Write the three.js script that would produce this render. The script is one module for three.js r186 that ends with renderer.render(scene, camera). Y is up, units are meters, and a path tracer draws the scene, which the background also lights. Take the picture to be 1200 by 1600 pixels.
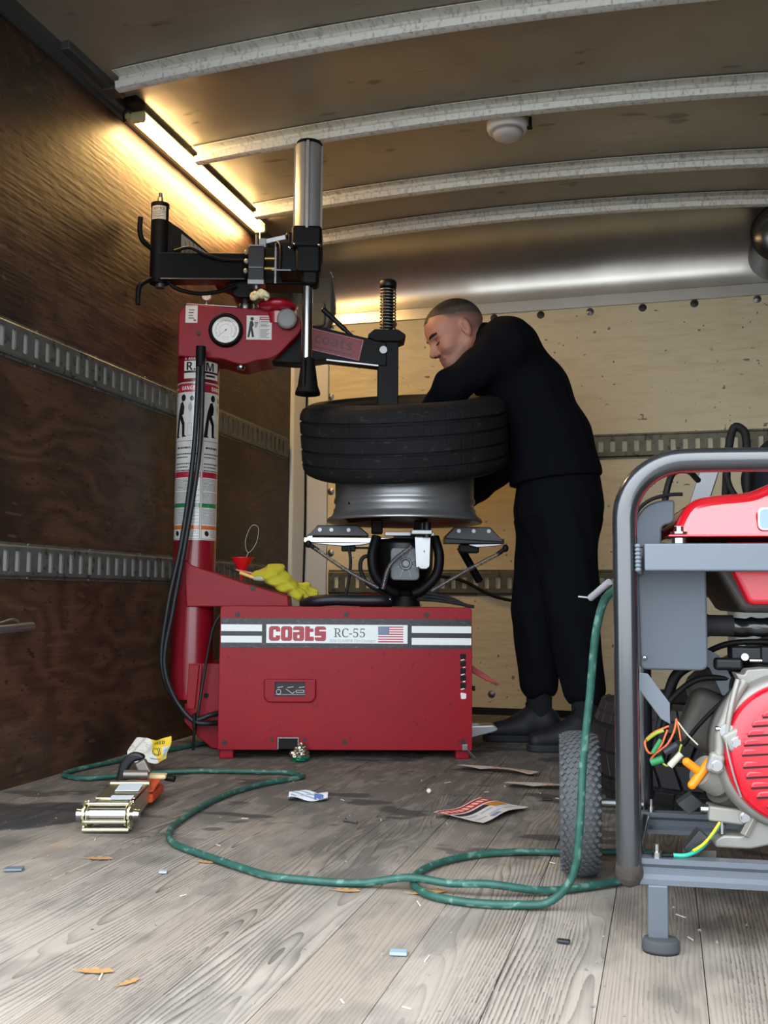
import * as THREE from 'three';
import { RoundedBoxGeometry } from 'three/addons/geometries/RoundedBoxGeometry.js';
import { mergeGeometries, mergeVertices, toCreasedNormals } from 'three/addons/utils/BufferGeometryUtils.js';
import { MarchingCubes } from 'three/addons/objects/MarchingCubes.js';
import { RectAreaLightUniformsLib } from 'three/addons/lights/RectAreaLightUniformsLib.js';

// ---------- camera, sky, lights, exposure ----------
RectAreaLightUniformsLib.init();
const D = Math.PI / 180;
const scene = new THREE.Scene();
const camera = new THREE.PerspectiveCamera(54.6, 0.75, 0.05, 200);
camera.position.set(0, 0.52, 0);
camera.rotation.set(4.868 * D, 15.793 * D, 0.4 * D, 'YXZ');
const renderer = new THREE.WebGLRenderer({ antialias: true });
renderer.toneMapping = THREE.LinearToneMapping;
renderer.toneMappingExposure = 1.08;
renderer.shadowMap.enabled = true;
// overcast sky: brightest overhead, even all the way round
{
  const w = 64, h = 64, d = new Float32Array(w * h * 4);
  for (let j = 0; j < h; j++) for (let i = 0; i < w; i++) {
    const el = ((j + 0.5) / h - 0.5) * Math.PI, s = (1 + 0.6 * Math.max(0, Math.sin(el))) / 1.6, k = (j * w + i) * 4;
    d[k] = 5.6 * s; d[k + 1] = 6.0 * s; d[k + 2] = 6.5 * s; d[k + 3] = 1;
  }
  const t = new THREE.DataTexture(d, w, h, THREE.RGBAFormat, THREE.FloatType);
  t.mapping = THREE.EquirectangularReflectionMapping; t.magFilter = THREE.LinearFilter; t.minFilter = THREE.LinearFilter; t.needsUpdate = true;
  scene.background = t;
}
// the warm tube on the left wall: its light leaves just below the diffuser
const TUBE = { x: -1.645, y: 2.085, z0: -2.83, z1: -3.83 };
const tubeLight = new THREE.RectAreaLight(0xffc878, 165, 0.024, 1.0);
tubeLight.position.set(TUBE.x, TUBE.y - 0.021, (TUBE.z0 + TUBE.z1) / 2);
tubeLight.rotation.set(-Math.PI / 2, 0, 0);
scene.add(tubeLight);

// ---------- helpers ----------
let seed = 12345;
const rnd = () => { seed = (seed * 1664525 + 1013904223) >>> 0; return seed / 4294967296; };
const rr = (a, b) => a + (b - a) * rnd();
const used = {};
function numbered(n) { if (!(n in used)) { used[n] = 0; return n; } used[n]++; return n + '_' + String(used[n]).padStart(3, '0'); }
function thing(name, label, category, pos = [0, 0, 0], turn = 0, group) {
  const o = new THREE.Group(); o.name = numbered(name); o.position.set(...pos); o.rotation.y = turn;
  o.userData = { label, category }; if (group) o.userData.group = group;
  scene.add(o); return o;
}
function mesh(name, geo, mat, parent, label) {
  const g = Array.isArray(geo) ? mg(geo) : geo;
  const o = new THREE.Mesh(g, mat); o.name = name; o.castShadow = o.receiveShadow = true;
  if (label) o.userData.label = label;
  if (parent) parent.add(o);
  return o;
}
function solo(name, geo, mat, label, category, pos = [0, 0, 0], rot = [0, 0, 0], group) {
  const o = mesh(numbered(name), geo, mat, scene); o.position.set(...pos); o.rotation.set(...rot);
  o.userData = { label, category }; if (group) o.userData.group = group; return o;
}
function each(name, list, m, parent) { return list.map((g) => mesh(name, g, m, parent)); }
function struct(name, pos) { const o = new THREE.Group(); o.name = name; o.userData.kind = 'structure'; if (pos) o.position.set(...pos); scene.add(o); return o; }
function mg(list) {
  return mergeGeometries(list.map((g) => { const h = g.index ? g.toNonIndexed() : g.clone(); for (const k of Object.keys(h.attributes)) if (!['position', 'normal', 'uv'].includes(k)) h.deleteAttribute(k);
    if (!h.attributes.uv) h.setAttribute('uv', new THREE.BufferAttribute(new Float32Array(h.attributes.position.count * 2), 2)); h.morphAttributes = {}; return h; }));
}
const M4 = new THREE.Matrix4(), QT = new THREE.Quaternion(), EU = new THREE.Euler();
function tr(g, p = [0, 0, 0], r = [0, 0, 0], s = [1, 1, 1]) { EU.set(...r); QT.setFromEuler(EU); return g.applyMatrix4(M4.compose(new THREE.Vector3(...p), QT, new THREE.Vector3(...s))); }
const bx = (w, h, d, x = 0, y = 0, z = 0, r) => tr(new THREE.BoxGeometry(w, h, d), [x, y, z], r);
const rb = (w, h, d, x = 0, y = 0, z = 0, rad = 0.004, r) => tr(new RoundedBoxGeometry(w, h, d, 2, Math.min(rad, w / 2.01, h / 2.01, d / 2.01)), [x, y, z], r);
function cy(r0, r1, h, x = 0, y = 0, z = 0, axis = 'y', seg = 24, rot) { const g = new THREE.CylinderGeometry(r0, r1, h, seg); if (axis === 'z') g.rotateX(Math.PI / 2); if (axis === 'x') g.rotateZ(Math.PI / 2); return tr(g, [x, y, z], rot); }
const V = (p) => new THREE.Vector3(p[0], p[1], p[2]);
const curve = (pts, closed = false) => new THREE.CatmullRomCurve3(pts.map(V), closed, 'centripetal');
const tb = (pts, r, seg = 40, rad = 8, closed = false) => new THREE.TubeGeometry(curve(pts, closed), seg, r, rad, closed);
function rod(a, b, r, seg = 12, r2) { const A = V(a), B = V(b), d = B.clone().sub(A), g = new THREE.CylinderGeometry(r2 ?? r, r, d.length(), seg); g.applyQuaternion(QT.setFromUnitVectors(new THREE.Vector3(0, 1, 0), d.clone().normalize())); return g.translate((A.x + B.x) / 2, (A.y + B.y) / 2, (A.z + B.z) / 2); }
function bar(a, b, w, t) { const A = V(a), B = V(b), d = B.clone().sub(A), g = new RoundedBoxGeometry(w, d.length(), t, 1, Math.min(w, t) * 0.15); g.applyQuaternion(QT.setFromUnitVectors(new THREE.Vector3(0, 1, 0), d.clone().normalize())); return g.translate((A.x + B.x) / 2, (A.y + B.y) / 2, (A.z + B.z) / 2); }
function poly(pts, holes = []) { const s = pts instanceof THREE.Shape ? pts : new THREE.Shape(pts.map((p) => new THREE.Vector2(p[0], p[1]))); for (const h of holes) s.holes.push(h instanceof THREE.Path ? h : new THREE.Path(h.map((p) => new THREE.Vector2(p[0], p[1])))); return s; }
function rpoly(pts, r) { const s = new THREE.Shape(), n = pts.length, v = pts.map((p) => new THREE.Vector2(p[0], p[1]));
  for (let i = 0; i < n; i++) { const a = v[(i + n - 1) % n], b = v[i], c = v[(i + 1) % n], q = typeof r === 'number' ? r : r[i], la = Math.min(q, a.distanceTo(b) / 2), lc = Math.min(q, c.distanceTo(b) / 2);
    const p = b.clone().lerp(a, la / a.distanceTo(b)), w = b.clone().lerp(c, lc / c.distanceTo(b)); if (i) s.lineTo(p.x, p.y); else s.moveTo(p.x, p.y); s.quadraticCurveTo(b.x, b.y, w.x, w.y); }
  s.closePath(); return s; }
function ex(pts, z0, z1, bev = 0.002, holes = [], cs = 8) { const a = Math.min(z0, z1), b = Math.max(z0, z1), be = Math.min(bev, (b - a) / 2.1); const g = new THREE.ExtrudeGeometry(poly(pts, holes), { depth: b - a - 2 * be, bevelEnabled: be > 0, bevelSize: be, bevelThickness: be, bevelOffset: -be, bevelSegments: be > 0.006 ? 5 : 2, curveSegments: cs }); return g.translate(0, 0, a + be); }
const la = (prof, seg = 48, a0 = 0, a1 = Math.PI * 2) => new THREE.LatheGeometry(prof.map((p) => new THREE.Vector2(p[0], p[1])), seg, a0, a1);
const sp = (r, x = 0, y = 0, z = 0, s = [1, 1, 1], r_) => tr(new THREE.SphereGeometry(r, 20, 14), [x, y, z], r_, s);
function hexbolt(r, h, x, y, z, axis = 'z') { const list = [cy(r, r, h, 0, 0, 0, 'z', 6), cy(r * 1.35, r * 1.35, h * 0.35, 0, 0, -h * 0.45, 'z', 18)]; const g = mg(list); if (axis === 'x') g.rotateY(Math.PI / 2); if (axis === 'y') g.rotateX(-Math.PI / 2); return g.translate(x, y, z); }
function helix(r, wire, y0, y1, turns, x, z) { const pts = [], n = turns * 16; for (let i = 0; i <= n; i++) { const a = i / 16 * Math.PI * 2; pts.push([x + Math.cos(a) * r, y0 + (y1 - y0) * i / n, z + Math.sin(a) * r]); } return tb(pts, wire, n * 1, 6); }
function buv(g, s = 1, ox = 0, oy = 0) { const h = g.index ? g.toNonIndexed() : g, p = h.attributes.position, n = h.attributes.normal, u = new Float32Array(p.count * 2);
  for (let i = 0; i < p.count; i++) { const ax = Math.abs(n.getX(i)), ay = Math.abs(n.getY(i)), az = Math.abs(n.getZ(i)); let a, b; if (ay >= ax && ay >= az) { a = p.getX(i); b = p.getZ(i); } else if (ax >= az) { a = p.getZ(i); b = p.getY(i); } else { a = p.getX(i); b = p.getY(i); } u[2 * i] = a * s + ox; u[2 * i + 1] = b * s + oy; }
  h.setAttribute('uv', new THREE.BufferAttribute(u, 2)); return h; }
function puv(g, x0, x1, y0, y1) { const p = g.attributes.position, u = new Float32Array(p.count * 2); for (let i = 0; i < p.count; i++) { u[2 * i] = (p.getX(i) - x0) / (x1 - x0); u[2 * i + 1] = (p.getY(i) - y0) / (y1 - y0); } g.setAttribute('uv', new THREE.BufferAttribute(u, 2)); return g; }
// signed-distance modelling
const smin = (a, b, k) => { const h = Math.max(k - Math.abs(a - b), 0) / k; return Math.min(a, b) - h * h * k * 0.25; };
const smax = (a, b, k) => -smin(-a, -b, k);
function cap(p, a, b, ra, rb_) { const dx = b[0] - a[0], dy = b[1] - a[1], dz = b[2] - a[2], l = dx * dx + dy * dy + dz * dz || 1e-9; let t = ((p[0] - a[0]) * dx + (p[1] - a[1]) * dy + (p[2] - a[2]) * dz) / l; t = t < 0 ? 0 : t > 1 ? 1 : t; return Math.hypot(p[0] - a[0] - dx * t, p[1] - a[1] - dy * t, p[2] - a[2] - dz * t) - (ra + (rb_ - ra) * t); }
function ell(p, c, r) { const x = (p[0] - c[0]) / r[0], y = (p[1] - c[1]) / r[1], z = (p[2] - c[2]) / r[2], k0 = Math.hypot(x, y, z), k1 = Math.hypot(x / r[0], y / r[1], z / r[2]); return k1 < 1e-9 ? -Math.min(...r) : k0 * (k0 - 1) / k1; }
function field(f, c, half, res) {
  const mc = new MarchingCubes(res, new THREE.MeshBasicMaterial(), false, false, 260000), h2 = res / 2; mc.isolation = 0;
  for (let k = 0; k < res; k++) for (let j = 0; j < res; j++) for (let i = 0; i < res; i++) mc.field[i + j * res + k * res * res] = -f([c[0] + (i - h2) / h2 * half[0], c[1] + (j - h2) / h2 * half[1], c[2] + (k - h2) / h2 * half[2]]);
  mc.update();
  const n = mc.count, pos = new Float32Array(n * 3); for (let i = 0; i < n; i++) for (let a = 0; a < 3; a++) pos[3 * i + a] = c[a] + mc.positionArray[3 * i + a] * half[a];
  let g = new THREE.BufferGeometry(); g.setAttribute('position', new THREE.BufferAttribute(pos, 3)); g = mergeVertices(g, 1e-5); g.computeVertexNormals(); return g;
}
// noise
function hash(x, y, s) { let h = Math.imul(x, 374761393) ^ Math.imul(y, 668265263) ^ Math.imul(s, 1274126177); h = Math.imul(h ^ (h >>> 13), 1274126177); return ((h ^ (h >>> 16)) >>> 0) / 4294967296; }
function vn(x, y, px, py, s = 0) { const xi = Math.floor(x), yi = Math.floor(y), fx = x - xi, fy = y - yi, u = fx * fx * (3 - 2 * fx), v = fy * fy * (3 - 2 * fy), m = (a, b) => ((a % b) + b) % b, x0 = m(xi, px), x1 = m(xi + 1, px), y0 = m(yi, py), y1 = m(yi + 1, py); const a = hash(x0, y0, s), b = hash(x1, y0, s), c = hash(x0, y1, s), d = hash(x1, y1, s); return a + (b - a) * u + (c - a) * v + (a - b - c + d) * u * v; }
function fbm(x, y, px, py, o = 4, s = 0) { let a = 0.5, r = 0, t = 0; for (let i = 0; i < o; i++) { r += a * vn(x, y, px, py, s + i); t += a; x *= 2; y *= 2; px *= 2; py *= 2; a *= 0.5; } return r / t; }
const lerp = (a, b, t) => a + (b - a) * t, cl = (t) => t < 0 ? 0 : t > 1 ? 1 : t, sst = (a, b, t) => { t = cl((t - a) / (b - a)); return t * t * (3 - 2 * t); };
function dtex(w, h, f, srgb = true, rep = true) { const d = new Uint8Array(w * h * 4); for (let j = 0; j < h; j++) for (let i = 0; i < w; i++) { const c = f((i + 0.5) / w, (j + 0.5) / h), k = (j * w + i) * 4; if (typeof c === 'number') d[k] = d[k + 1] = d[k + 2] = cl(c) * 255; else { d[k] = cl(c[0]) * 255; d[k + 1] = cl(c[1]) * 255; d[k + 2] = cl(c[2]) * 255; } d[k + 3] = 255; }
  const t = new THREE.DataTexture(d, w, h); t.magFilter = THREE.LinearFilter; t.minFilter = THREE.LinearMipmapLinearFilter; t.generateMipmaps = true; if (srgb) t.colorSpace = THREE.SRGBColorSpace; if (rep) t.wrapS = t.wrapT = THREE.RepeatWrapping; t.needsUpdate = true; return t; }
function ctex(w, h, draw) { const c = document.createElement('canvas'); c.width = w; c.height = h; const g = c.getContext('2d'); draw(g, w, h); const t = new THREE.CanvasTexture(c); t.colorSpace = THREE.SRGBColorSpace; t.anisotropy = 4; return t; }
const mat = (color, roughness = 0.6, metalness = 0, o = {}) => new THREE.MeshPhysicalMaterial({ color, roughness, metalness, ...o });

// ---------- materials ----------
const mix3 = (a, b, t) => [lerp(a[0], b[0], t), lerp(a[1], b[1], t), lerp(a[2], b[2], t)];
// planks: grey weathered softwood; 0.56 m across (four boards), 3.8 m along the grain
const plankData = (() => {
  const W = 1024, H = 2048, g = new Float32Array(W * H), c = [];
  for (let j = 0; j < H; j++) for (let i = 0; i < W; i++) {
    const u = i / W * 0.56, v = j / H * 3.8, b = Math.floor(u / 0.14), x = u - b * 0.14;
    const wob = fbm(u * 10, v * 1.6, 6, 6, 3, 3), cx = 0.07 + (hash(b, 1, 9) - 0.5) * 0.12, amp = 0.10 + 0.12 * hash(b, 2, 9);
    const cat = hash(b, 4, 9) > 0.45, r = (cat ? Math.hypot(x - cx, amp * 0.45 * (wob - 0.3)) * 185 : (x - cx) * 150) + 9 * fbm(u * 9, v * 0.8, 5, 3, 2, 21) + 2.2 * fbm(u * 30, v * 2.4, 17, 9, 2, 25);
    let ring = r - Math.floor(r); ring = Math.pow(ring, 4.0) * 1.05; const fine = fbm(u * 420, v * 9, 235, 34, 3, 5);
    g[j * W + i] = cl(ring * (0.35 + 0.65 * fbm(u * 14, v * 3, 8, 11, 2, 31)) + Math.max(0, 0.42 - fine) * 1.15);
  }
  return { W, H, g };
})();
const plankAt = (u, v) => { const { W, H, g } = plankData, x = Math.max(0, Math.min(W - 1.001, u * W - 0.5)), y = v * H - 0.5, i = Math.floor(x), j = Math.floor(y), a = x - i, b = y - j, r0 = ((j + H) % H) * W, r1 = ((j + 1) % H) * W; return (g[r0 + i] * (1 - a) + g[r0 + i + 1] * a) * (1 - b) + (g[r1 + i] * (1 - a) + g[r1 + i + 1] * a) * b; };
const FLOOR = { x0: -1.74, w: 2.48, z0: -4.44, l: 3.44, pw: 0.1365, px0: -1.73 };
const floorGrain = (x, z) => { const n = Math.floor((x - FLOOR.px0) / FLOOR.pw), f = (x - FLOOR.px0) / FLOOR.pw - n, b = ((n * 3 + 1) % 4 + 4) % 4, vo = hash(n, 5, 5); let v = (z - FLOOR.z0) / 3.8 + vo; v -= Math.floor(v); return plankAt((b * 0.14 + 0.0028 + f * 0.1344) / 0.56, v); };
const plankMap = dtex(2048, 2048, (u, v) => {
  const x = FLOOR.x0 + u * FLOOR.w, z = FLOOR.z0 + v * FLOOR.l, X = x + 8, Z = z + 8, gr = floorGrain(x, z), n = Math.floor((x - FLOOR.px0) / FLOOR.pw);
  let c = mix3([0.65, 0.62, 0.575], [0.62, 0.575, 0.52], hash(n, 7, 2));
  const m1 = fbm(X * 3.1, Z * 1.7, 999, 999, 4, 40), m2 = fbm(X * 9, Z * 5, 999, 999, 4, 60), m3 = fbm(X * 44, Z * 15, 9999, 9999, 3, 80);
  c = mix3(c, [0.76, 0.665, 0.545], sst(0.60, 0.72, m1) * 0.6 * sst(0.35, 0.6, m3));
  // worn-in black rubber dirt plus daylight falloff painted in with depth: ragged patches, broken up by the grain
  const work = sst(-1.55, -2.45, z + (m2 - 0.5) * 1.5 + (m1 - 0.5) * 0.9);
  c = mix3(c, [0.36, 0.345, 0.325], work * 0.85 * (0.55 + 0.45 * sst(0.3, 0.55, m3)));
  c = mix3(c, [0.40, 0.385, 0.365], sst(0.54, 0.66, m2) * 0.4 * (0.4 + 0.6 * sst(0.35, 0.6, m3)));
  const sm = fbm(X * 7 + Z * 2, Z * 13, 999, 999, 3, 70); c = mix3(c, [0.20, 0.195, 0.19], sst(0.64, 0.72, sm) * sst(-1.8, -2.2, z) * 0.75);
  // long oil stain beside the strap
  const sd = Math.abs(z + 2.06 + (x + 1.5) * 0.25 + (m2 - 0.5) * 0.16) - 0.12 * sst(-1.14, -1.45, x); if (x < -1.13) c = mix3(c, [0.15, 0.15, 0.155], sst(0.02, -0.02, sd) * (0.65 + 0.35 * m3));
  return mix3(c, [0.27, 0.245, 0.22], cl(gr * (0.40 + 0.85 * sst(0.38, 0.66, fbm(X * 5, Z * 1.2, 999, 999, 3, 95)))));
}, true, false);
const plankBump = dtex(2048, 2048, (u, v) => 0.8 - floorGrain(FLOOR.x0 + u * FLOOR.w, FLOOR.z0 + v * FLOOR.l) * 0.7, false, false);
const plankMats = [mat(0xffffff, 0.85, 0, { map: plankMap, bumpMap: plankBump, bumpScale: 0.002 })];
// stained plywood of the side walls: uv in metres / 1.6
function plyTex(c0, c1, c2, s) { return dtex(1024, 1024, (u, v) => {
  const w = fbm(u * 3, v * 6, 3, 6, 4, s), w2 = fbm(u * 5, v * 9, 5, 9, 3, s + 5), rings = Math.sin((v * 9 + w * 7 + w2 * 1.5) * 6.283) * 0.5 + 0.5, fib = fbm(u * 20, v * 260, 20, 260, 3, s + 9);
  let c = mix3(c0, c1, cl(rings * 0.55 + fib * 0.6 - 0.1)); c = mix3(c, c2, sst(0.5, 0.75, fbm(u * 4, v * 4, 4, 4, 5, s + 20)) * 0.8);
  const scr = fbm(u * 40 + w * 12, v * 90, 40, 90, 2, s + 30); if (scr > 0.78) c = mix3(c, c1, 0.7); const dk = fbm(u * 70, v * 200, 70, 200, 2, s + 44); if (dk > 0.8) c = mix3(c, [0.04, 0.03, 0.025], 0.6); return c; }); }
const plyBump = dtex(512, 512, (u, v) => fbm(u * 20, v * 240, 20, 240, 3, 7) * 0.7 + 0.3 * fbm(u * 60, v * 60, 60, 60, 2, 8), false);
const ply = mat(0xffffff, 0.46, 0, { map: plyTex([0.2, 0.13, 0.094], [0.335, 0.238, 0.17], [0.12, 0.078, 0.061], 11), bumpMap: plyBump, bumpScale: 0.0014 });
// cream painted front wall with scuffs
const creamMap = dtex(1024, 1024, (u, v) => {
  const n = fbm(u * 4, v * 4, 4, 4, 4, 300), f = fbm(u * 14, v * 90, 14, 90, 3, 310); let c = mix3([0.87, 0.83, 0.70], [0.83, 0.78, 0.63], n); c = mix3(c, [0.78, 0.72, 0.56], sst(0.5, 0.8, f) * 0.4);
  const a = fbm(u * 30, v * 50, 30, 50, 4, 320), m = fbm(u * 3, v * 3, 3, 3, 2, 330); c = mix3(c, [0.33, 0.27, 0.20], sst(0.76, 0.82, a) * sst(0.45, 0.62, m) * 0.7);
  const b = fbm(u * 70, v * 70, 70, 70, 2, 340); c = mix3(c, [0.35, 0.28, 0.19], sst(0.86, 0.9, b) * 0.7); return c; });
const creamBump = dtex(512, 512, (u, v) => fbm(u * 8, v * 40, 8, 40, 4, 350), false);
const cream = mat(0xffffff, 0.5, 0, { map: creamMap, bumpMap: creamBump, bumpScale: 0.004 });
// metals
const sheetMap = dtex(512, 512, (u, v) => { const n = fbm(u * 5, v * 5, 5, 5, 5, 400), s = fbm(u * 9, v * 30, 9, 30, 3, 410); let c = mix3([0.70, 0.67, 0.61], [0.60, 0.565, 0.50], n); return mix3(c, [0.32, 0.29, 0.25], sst(0.74, 0.84, s) * 0.45); });
const sheetBump = dtex(512, 512, (u, v) => fbm(u * 6, v * 4, 6, 4, 3, 420), false);
const roofMat = mat(0xffffff, 0.42, 0.55, { map: sheetMap, bumpMap: sheetBump, bumpScale: 0.012 });
const coveMat = mat(0xffffff, 0.30, 0.85, { map: dtex(256, 256, (u, v) => { const n = fbm(u * 5, v * 5, 5, 5, 5, 430); return mix3([0.84, 0.83, 0.80], [0.74, 0.72, 0.68], n); }), bumpMap: sheetBump, bumpScale: 0.003 });
const galvMap = dtex(512, 512, (u, v) => { const n = fbm(u * 16, v * 16, 16, 16, 4, 500), r = fbm(u * 30, v * 30, 30, 30, 3, 510); let c = mix3([0.66, 0.67, 0.66], [0.5, 0.51, 0.5], n); return mix3(c, [0.27, 0.24, 0.20], sst(0.62, 0.8, r) * 0.7); });
const galv = mat(0xb4b6b2, 0.5, 0.6, { map: galvMap }), galvOld = mat(0xa39b84, 0.5, 0.6, { map: galvMap });
const bowMat = mat(0xffffff, 0.5, 0.25, { map: dtex(512, 128, (u, v) => { const n = fbm(u * 90, v * 30, 90, 30, 4, 520); return mix3([0.90, 0.90, 0.87], [0.72, 0.71, 0.68], sst(0.5, 0.85, n)); }) });
const alu = mat(0xa4a6a8, 0.36, 0.9), chrome = mat(0xb4b5b6, 0.2, 1), steel = mat(0x8b8d8f, 0.35, 0.9), zinc = mat(0xc9c4a4, 0.28, 0.9), brass = mat(0xb99a5a, 0.35, 0.9);
const postMat = mat(0xc3c8c9, 0.45, 0.1), railMat = mat(0x5d6062, 0.45, 0.7);
const black = mat(0x08090b, 0.6, 0, { specularIntensity: 0.5 }), blackSatin = mat(0x06070a, 0.55, 0, { specularIntensity: 0.45 }), darkMetal = mat(0x232427, 0.4, 0.6), rubber = mat(0x131416, 0.75), hoseMat = mat(0x15191d, 0.5);
const redMap = dtex(512, 512, (u, v) => { const n = fbm(u * 6, v * 6, 6, 6, 4, 600), s = fbm(u * 60, v * 60, 60, 60, 2, 610); let c = mix3([0.57, 0.015, 0.10], [0.52, 0.012, 0.09], n); if (s > 0.86) c = mix3(c, [0.30, 0.10, 0.11], 0.6); return c; });
const red = mat(0xffffff, 0.42, 0, { map: redMap, specularIntensity: 0.55 });
const white = mat(0xdedcd6, 0.6), bolt = mat(0x3a3431, 0.5, 0.6);

// ---------- the setting ----------
const XL = -1.70, XR = 0.70, ZB = -4.43, ZF = -1.03;
{
  const ground = mesh('ground', buv(bx(40, 0.1, 40, 0, -1.0, 0)), mat(0xffffff, 0.9, 0, { map: dtex(256, 256, (u, v) => { const n = fbm(u * 60, v * 60, 60, 60, 3, 700); return [0.36 + n * 0.2, 0.36 + n * 0.2, 0.35 + n * 0.2]; }) }), scene); ground.userData.kind = 'structure';
  const floor = struct('floor');
  mesh('floor_base', bx(XR - XL + 0.1, 0.06, ZF - ZB + 0.02, (XL + XR) / 2, -0.075, (ZB + ZF) / 2), darkMetal, floor);
  let n = 0; for (let x = XL - 0.03; x < XR + 0.02; x += 0.1365, n++) {
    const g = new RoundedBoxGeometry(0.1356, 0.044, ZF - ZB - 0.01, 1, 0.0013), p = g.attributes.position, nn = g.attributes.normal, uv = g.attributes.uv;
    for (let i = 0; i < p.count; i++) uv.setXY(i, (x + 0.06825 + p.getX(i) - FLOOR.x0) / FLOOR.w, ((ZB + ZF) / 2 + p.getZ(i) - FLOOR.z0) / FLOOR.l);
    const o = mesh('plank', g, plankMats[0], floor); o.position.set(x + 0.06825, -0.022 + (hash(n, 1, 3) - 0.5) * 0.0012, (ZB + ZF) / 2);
  }
  mesh('sill_plate', rb(XR - XL + 0.1, 0.12, 0.05, (XL + XR) / 2, -0.062, ZF + 0.03, 0.006), galv, floor);
  // left wall: three plywood lifts in front of the aluminium skin
  const wl = struct('wall_left');
  const panel = (y0, y1, x, m, nx) => buv(rb(0.018, y1 - y0, ZF - ZB, x - nx * 0.009, (y0 + y1) / 2, (ZB + ZF) / 2, 0.002), 1 / 1.6, 0.13 * y0, 0.3);
  mesh('plywood_panel', panel(0.0, 0.612, XL, ply, 1), ply, wl); mesh('plywood_panel', panel(0.614, 1.212, XL, ply, 1), ply, wl); mesh('plywood_panel', panel(1.214, 2.088, XL, ply, 1), ply, wl);
  mesh('outer_skin', bx(0.03, 2.36, ZF - ZB + 0.1, XL - 0.04, 1.08, (ZB + ZF) / 2), white, wl);
  const wr = struct('wall_right');
  mesh('plywood_panel', panel(0.0, 1.2, XR, ply, -1), ply, wr); mesh('plywood_panel', panel(1.202, 2.088, XR, ply, -1), ply, wr);
  mesh('outer_skin', bx(0.03, 2.36, ZF - ZB + 0.1, XR + 0.04, 1.08, (ZB + ZF) / 2), white, wr);
  // front wall: cream board, kick strip, bolts
  const wb = struct('wall_back');
  mesh('painted_board', buv(rb(XR - XL, 1.80, 0.018, (XL + XR) / 2, 0.93, ZB - 0.009, 0.002), 1 / 1.4), cream, wb);
  mesh('kick_strip', bx(XR - XL, 0.06, 0.02, (XL + XR) / 2, 0.0, ZB - 0.012), darkMetal, wb);
  mesh('outer_skin', bx(XR - XL + 0.1, 2.36, 0.03, (XL + XR) / 2, 1.08, ZB - 0.16), white, wb);
  const bh = mg([la([[0, 0.007], [0.006, 0.0065], [0.009, 0.003], [0.016, 0.0025], [0.017, 0]], 18)]).rotateX(Math.PI / 2), hole = mg([la([[0, 0.004], [0.005, 0.004], [0.006, 0.0015], [0.017, 0.0012], [0.0175, 0]], 18)]).rotateX(Math.PI / 2);
  [[-1.525, 1.80], [-1.213, 1.80], [-0.96, 1.80], [-0.734, 1.798], [-0.521, 1.797], [-0.302, 1.795], [-0.074, 1.797], [0.144, 1.80], [0.401, 1.80], [-1.521, 1.469], [-1.515, 1.014], [-1.512, 0.722], [-0.750, 0.09], [-0.35, 0.09], [-1.15, 0.09], [-1.512, 0.3]].forEach(([x, y], i) => { const d = [1, 3, 4, 6, 7].includes(i); const o = mesh('bolt', d ? hole : bh, d ? bolt : steel, wb); o.position.set(x, y, ZB); });
  // metal cove that rounds the front wall into the roof
  const cove = []; const add = (z, y) => cove.push([z, y]);
  add(0.000, 1.815); add(0.012, 1.816); add(0.012, 1.865); add(0.006, 1.869); add(0.004, 1.90); for (let i = 0; i <= 18; i++) { const a = i / 18 * Math.PI / 2; add(0.004 + 0.33 * (1 - Math.cos(a)), 1.90 + 0.255 * Math.sin(a)); }
  { const n2 = cove.length, X = 24, pos = [], idx = [], uv = []; for (let i = 0; i < n2; i++) for (let j = 0; j <= X; j++) { const x = lerp(XL + 0.02, XR - 0.02, j / X); pos.push(x, cove[i][1], ZB + cove[i][0]); uv.push(x, i / n2 * 0.5); } for (let i = 0; i < n2 - 1; i++) for (let j = 0; j < X; j++) { const a = i * (X + 1) + j, b = a + X + 1; idx.push(a, a + 1, b, b, a + 1, b + 1); }
    let g = new THREE.BufferGeometry(); g.setAttribute('position', new THREE.Float32BufferAttribute(pos, 3)); g.setAttribute('uv', new THREE.Float32BufferAttribute(uv, 2)); g.setIndex(idx); g = toCreasedNormals(g, 0.5); const o = mesh('cove_sheet', g, coveMat, wb); }
  // roof: crowned sheet and curved bows
  const roof = struct('ceiling'), crown = (x) => -0.045 * ((x + 0.62) / 1.1) ** 2;
  { const pts = []; for (let i = 0; i <= 24; i++) { const x = lerp(XL - 0.02, XR + 0.02, i / 24); pts.push([x, 2.165 + crown(x)]); } for (let i = 24; i >= 0; i--) { const x = lerp(XL - 0.02, XR + 0.02, i / 24); pts.push([x, 2.195 + crown(x)]); }
    const L = ZF - ZB + 0.2, S = 5; for (let k = 0; k < S; k++) { const g = ex(pts, ZB - 0.14 + k * L / S + 0.001, ZB - 0.14 + (k + 1) * L / S, 0); mesh('roof_sheet', buv(g, 1 / 1.3, hash(k, 1, 1), 0), roofMat, roof); } }
  for (const [z, dy, wv] of [[-1.45, 0, 1], [-2.05, 0, 1], [-2.62, 0, 1], [-3.16, 0, 1], [-3.70, 0, 1], [-4.08, 0, 1]]) {
    const N = 28, sec = [[-0.030, 0.050], [-0.030, 0.047], [-0.012, 0.047], [-0.012, 0.003], [-0.009, 0], [0.013, 0], [0.018, 0.003], [0.022, 0.023], [0.018, 0.026], [0.0, 0.027], [0.0, 0.047], [0.040, 0.047], [0.040, 0.050]], pos = [], idx = [], uv = [];
    for (let i = 0; i <= N; i++) { const x = lerp(XL + 0.092, XR - 0.05, i / N); for (let s = 0; s < sec.length; s++) { pos.push(x, 2.112 + crown(x) + sec[s][1], z + sec[s][0]); uv.push(x * 1.5, s * 0.05 + z); } }
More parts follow.
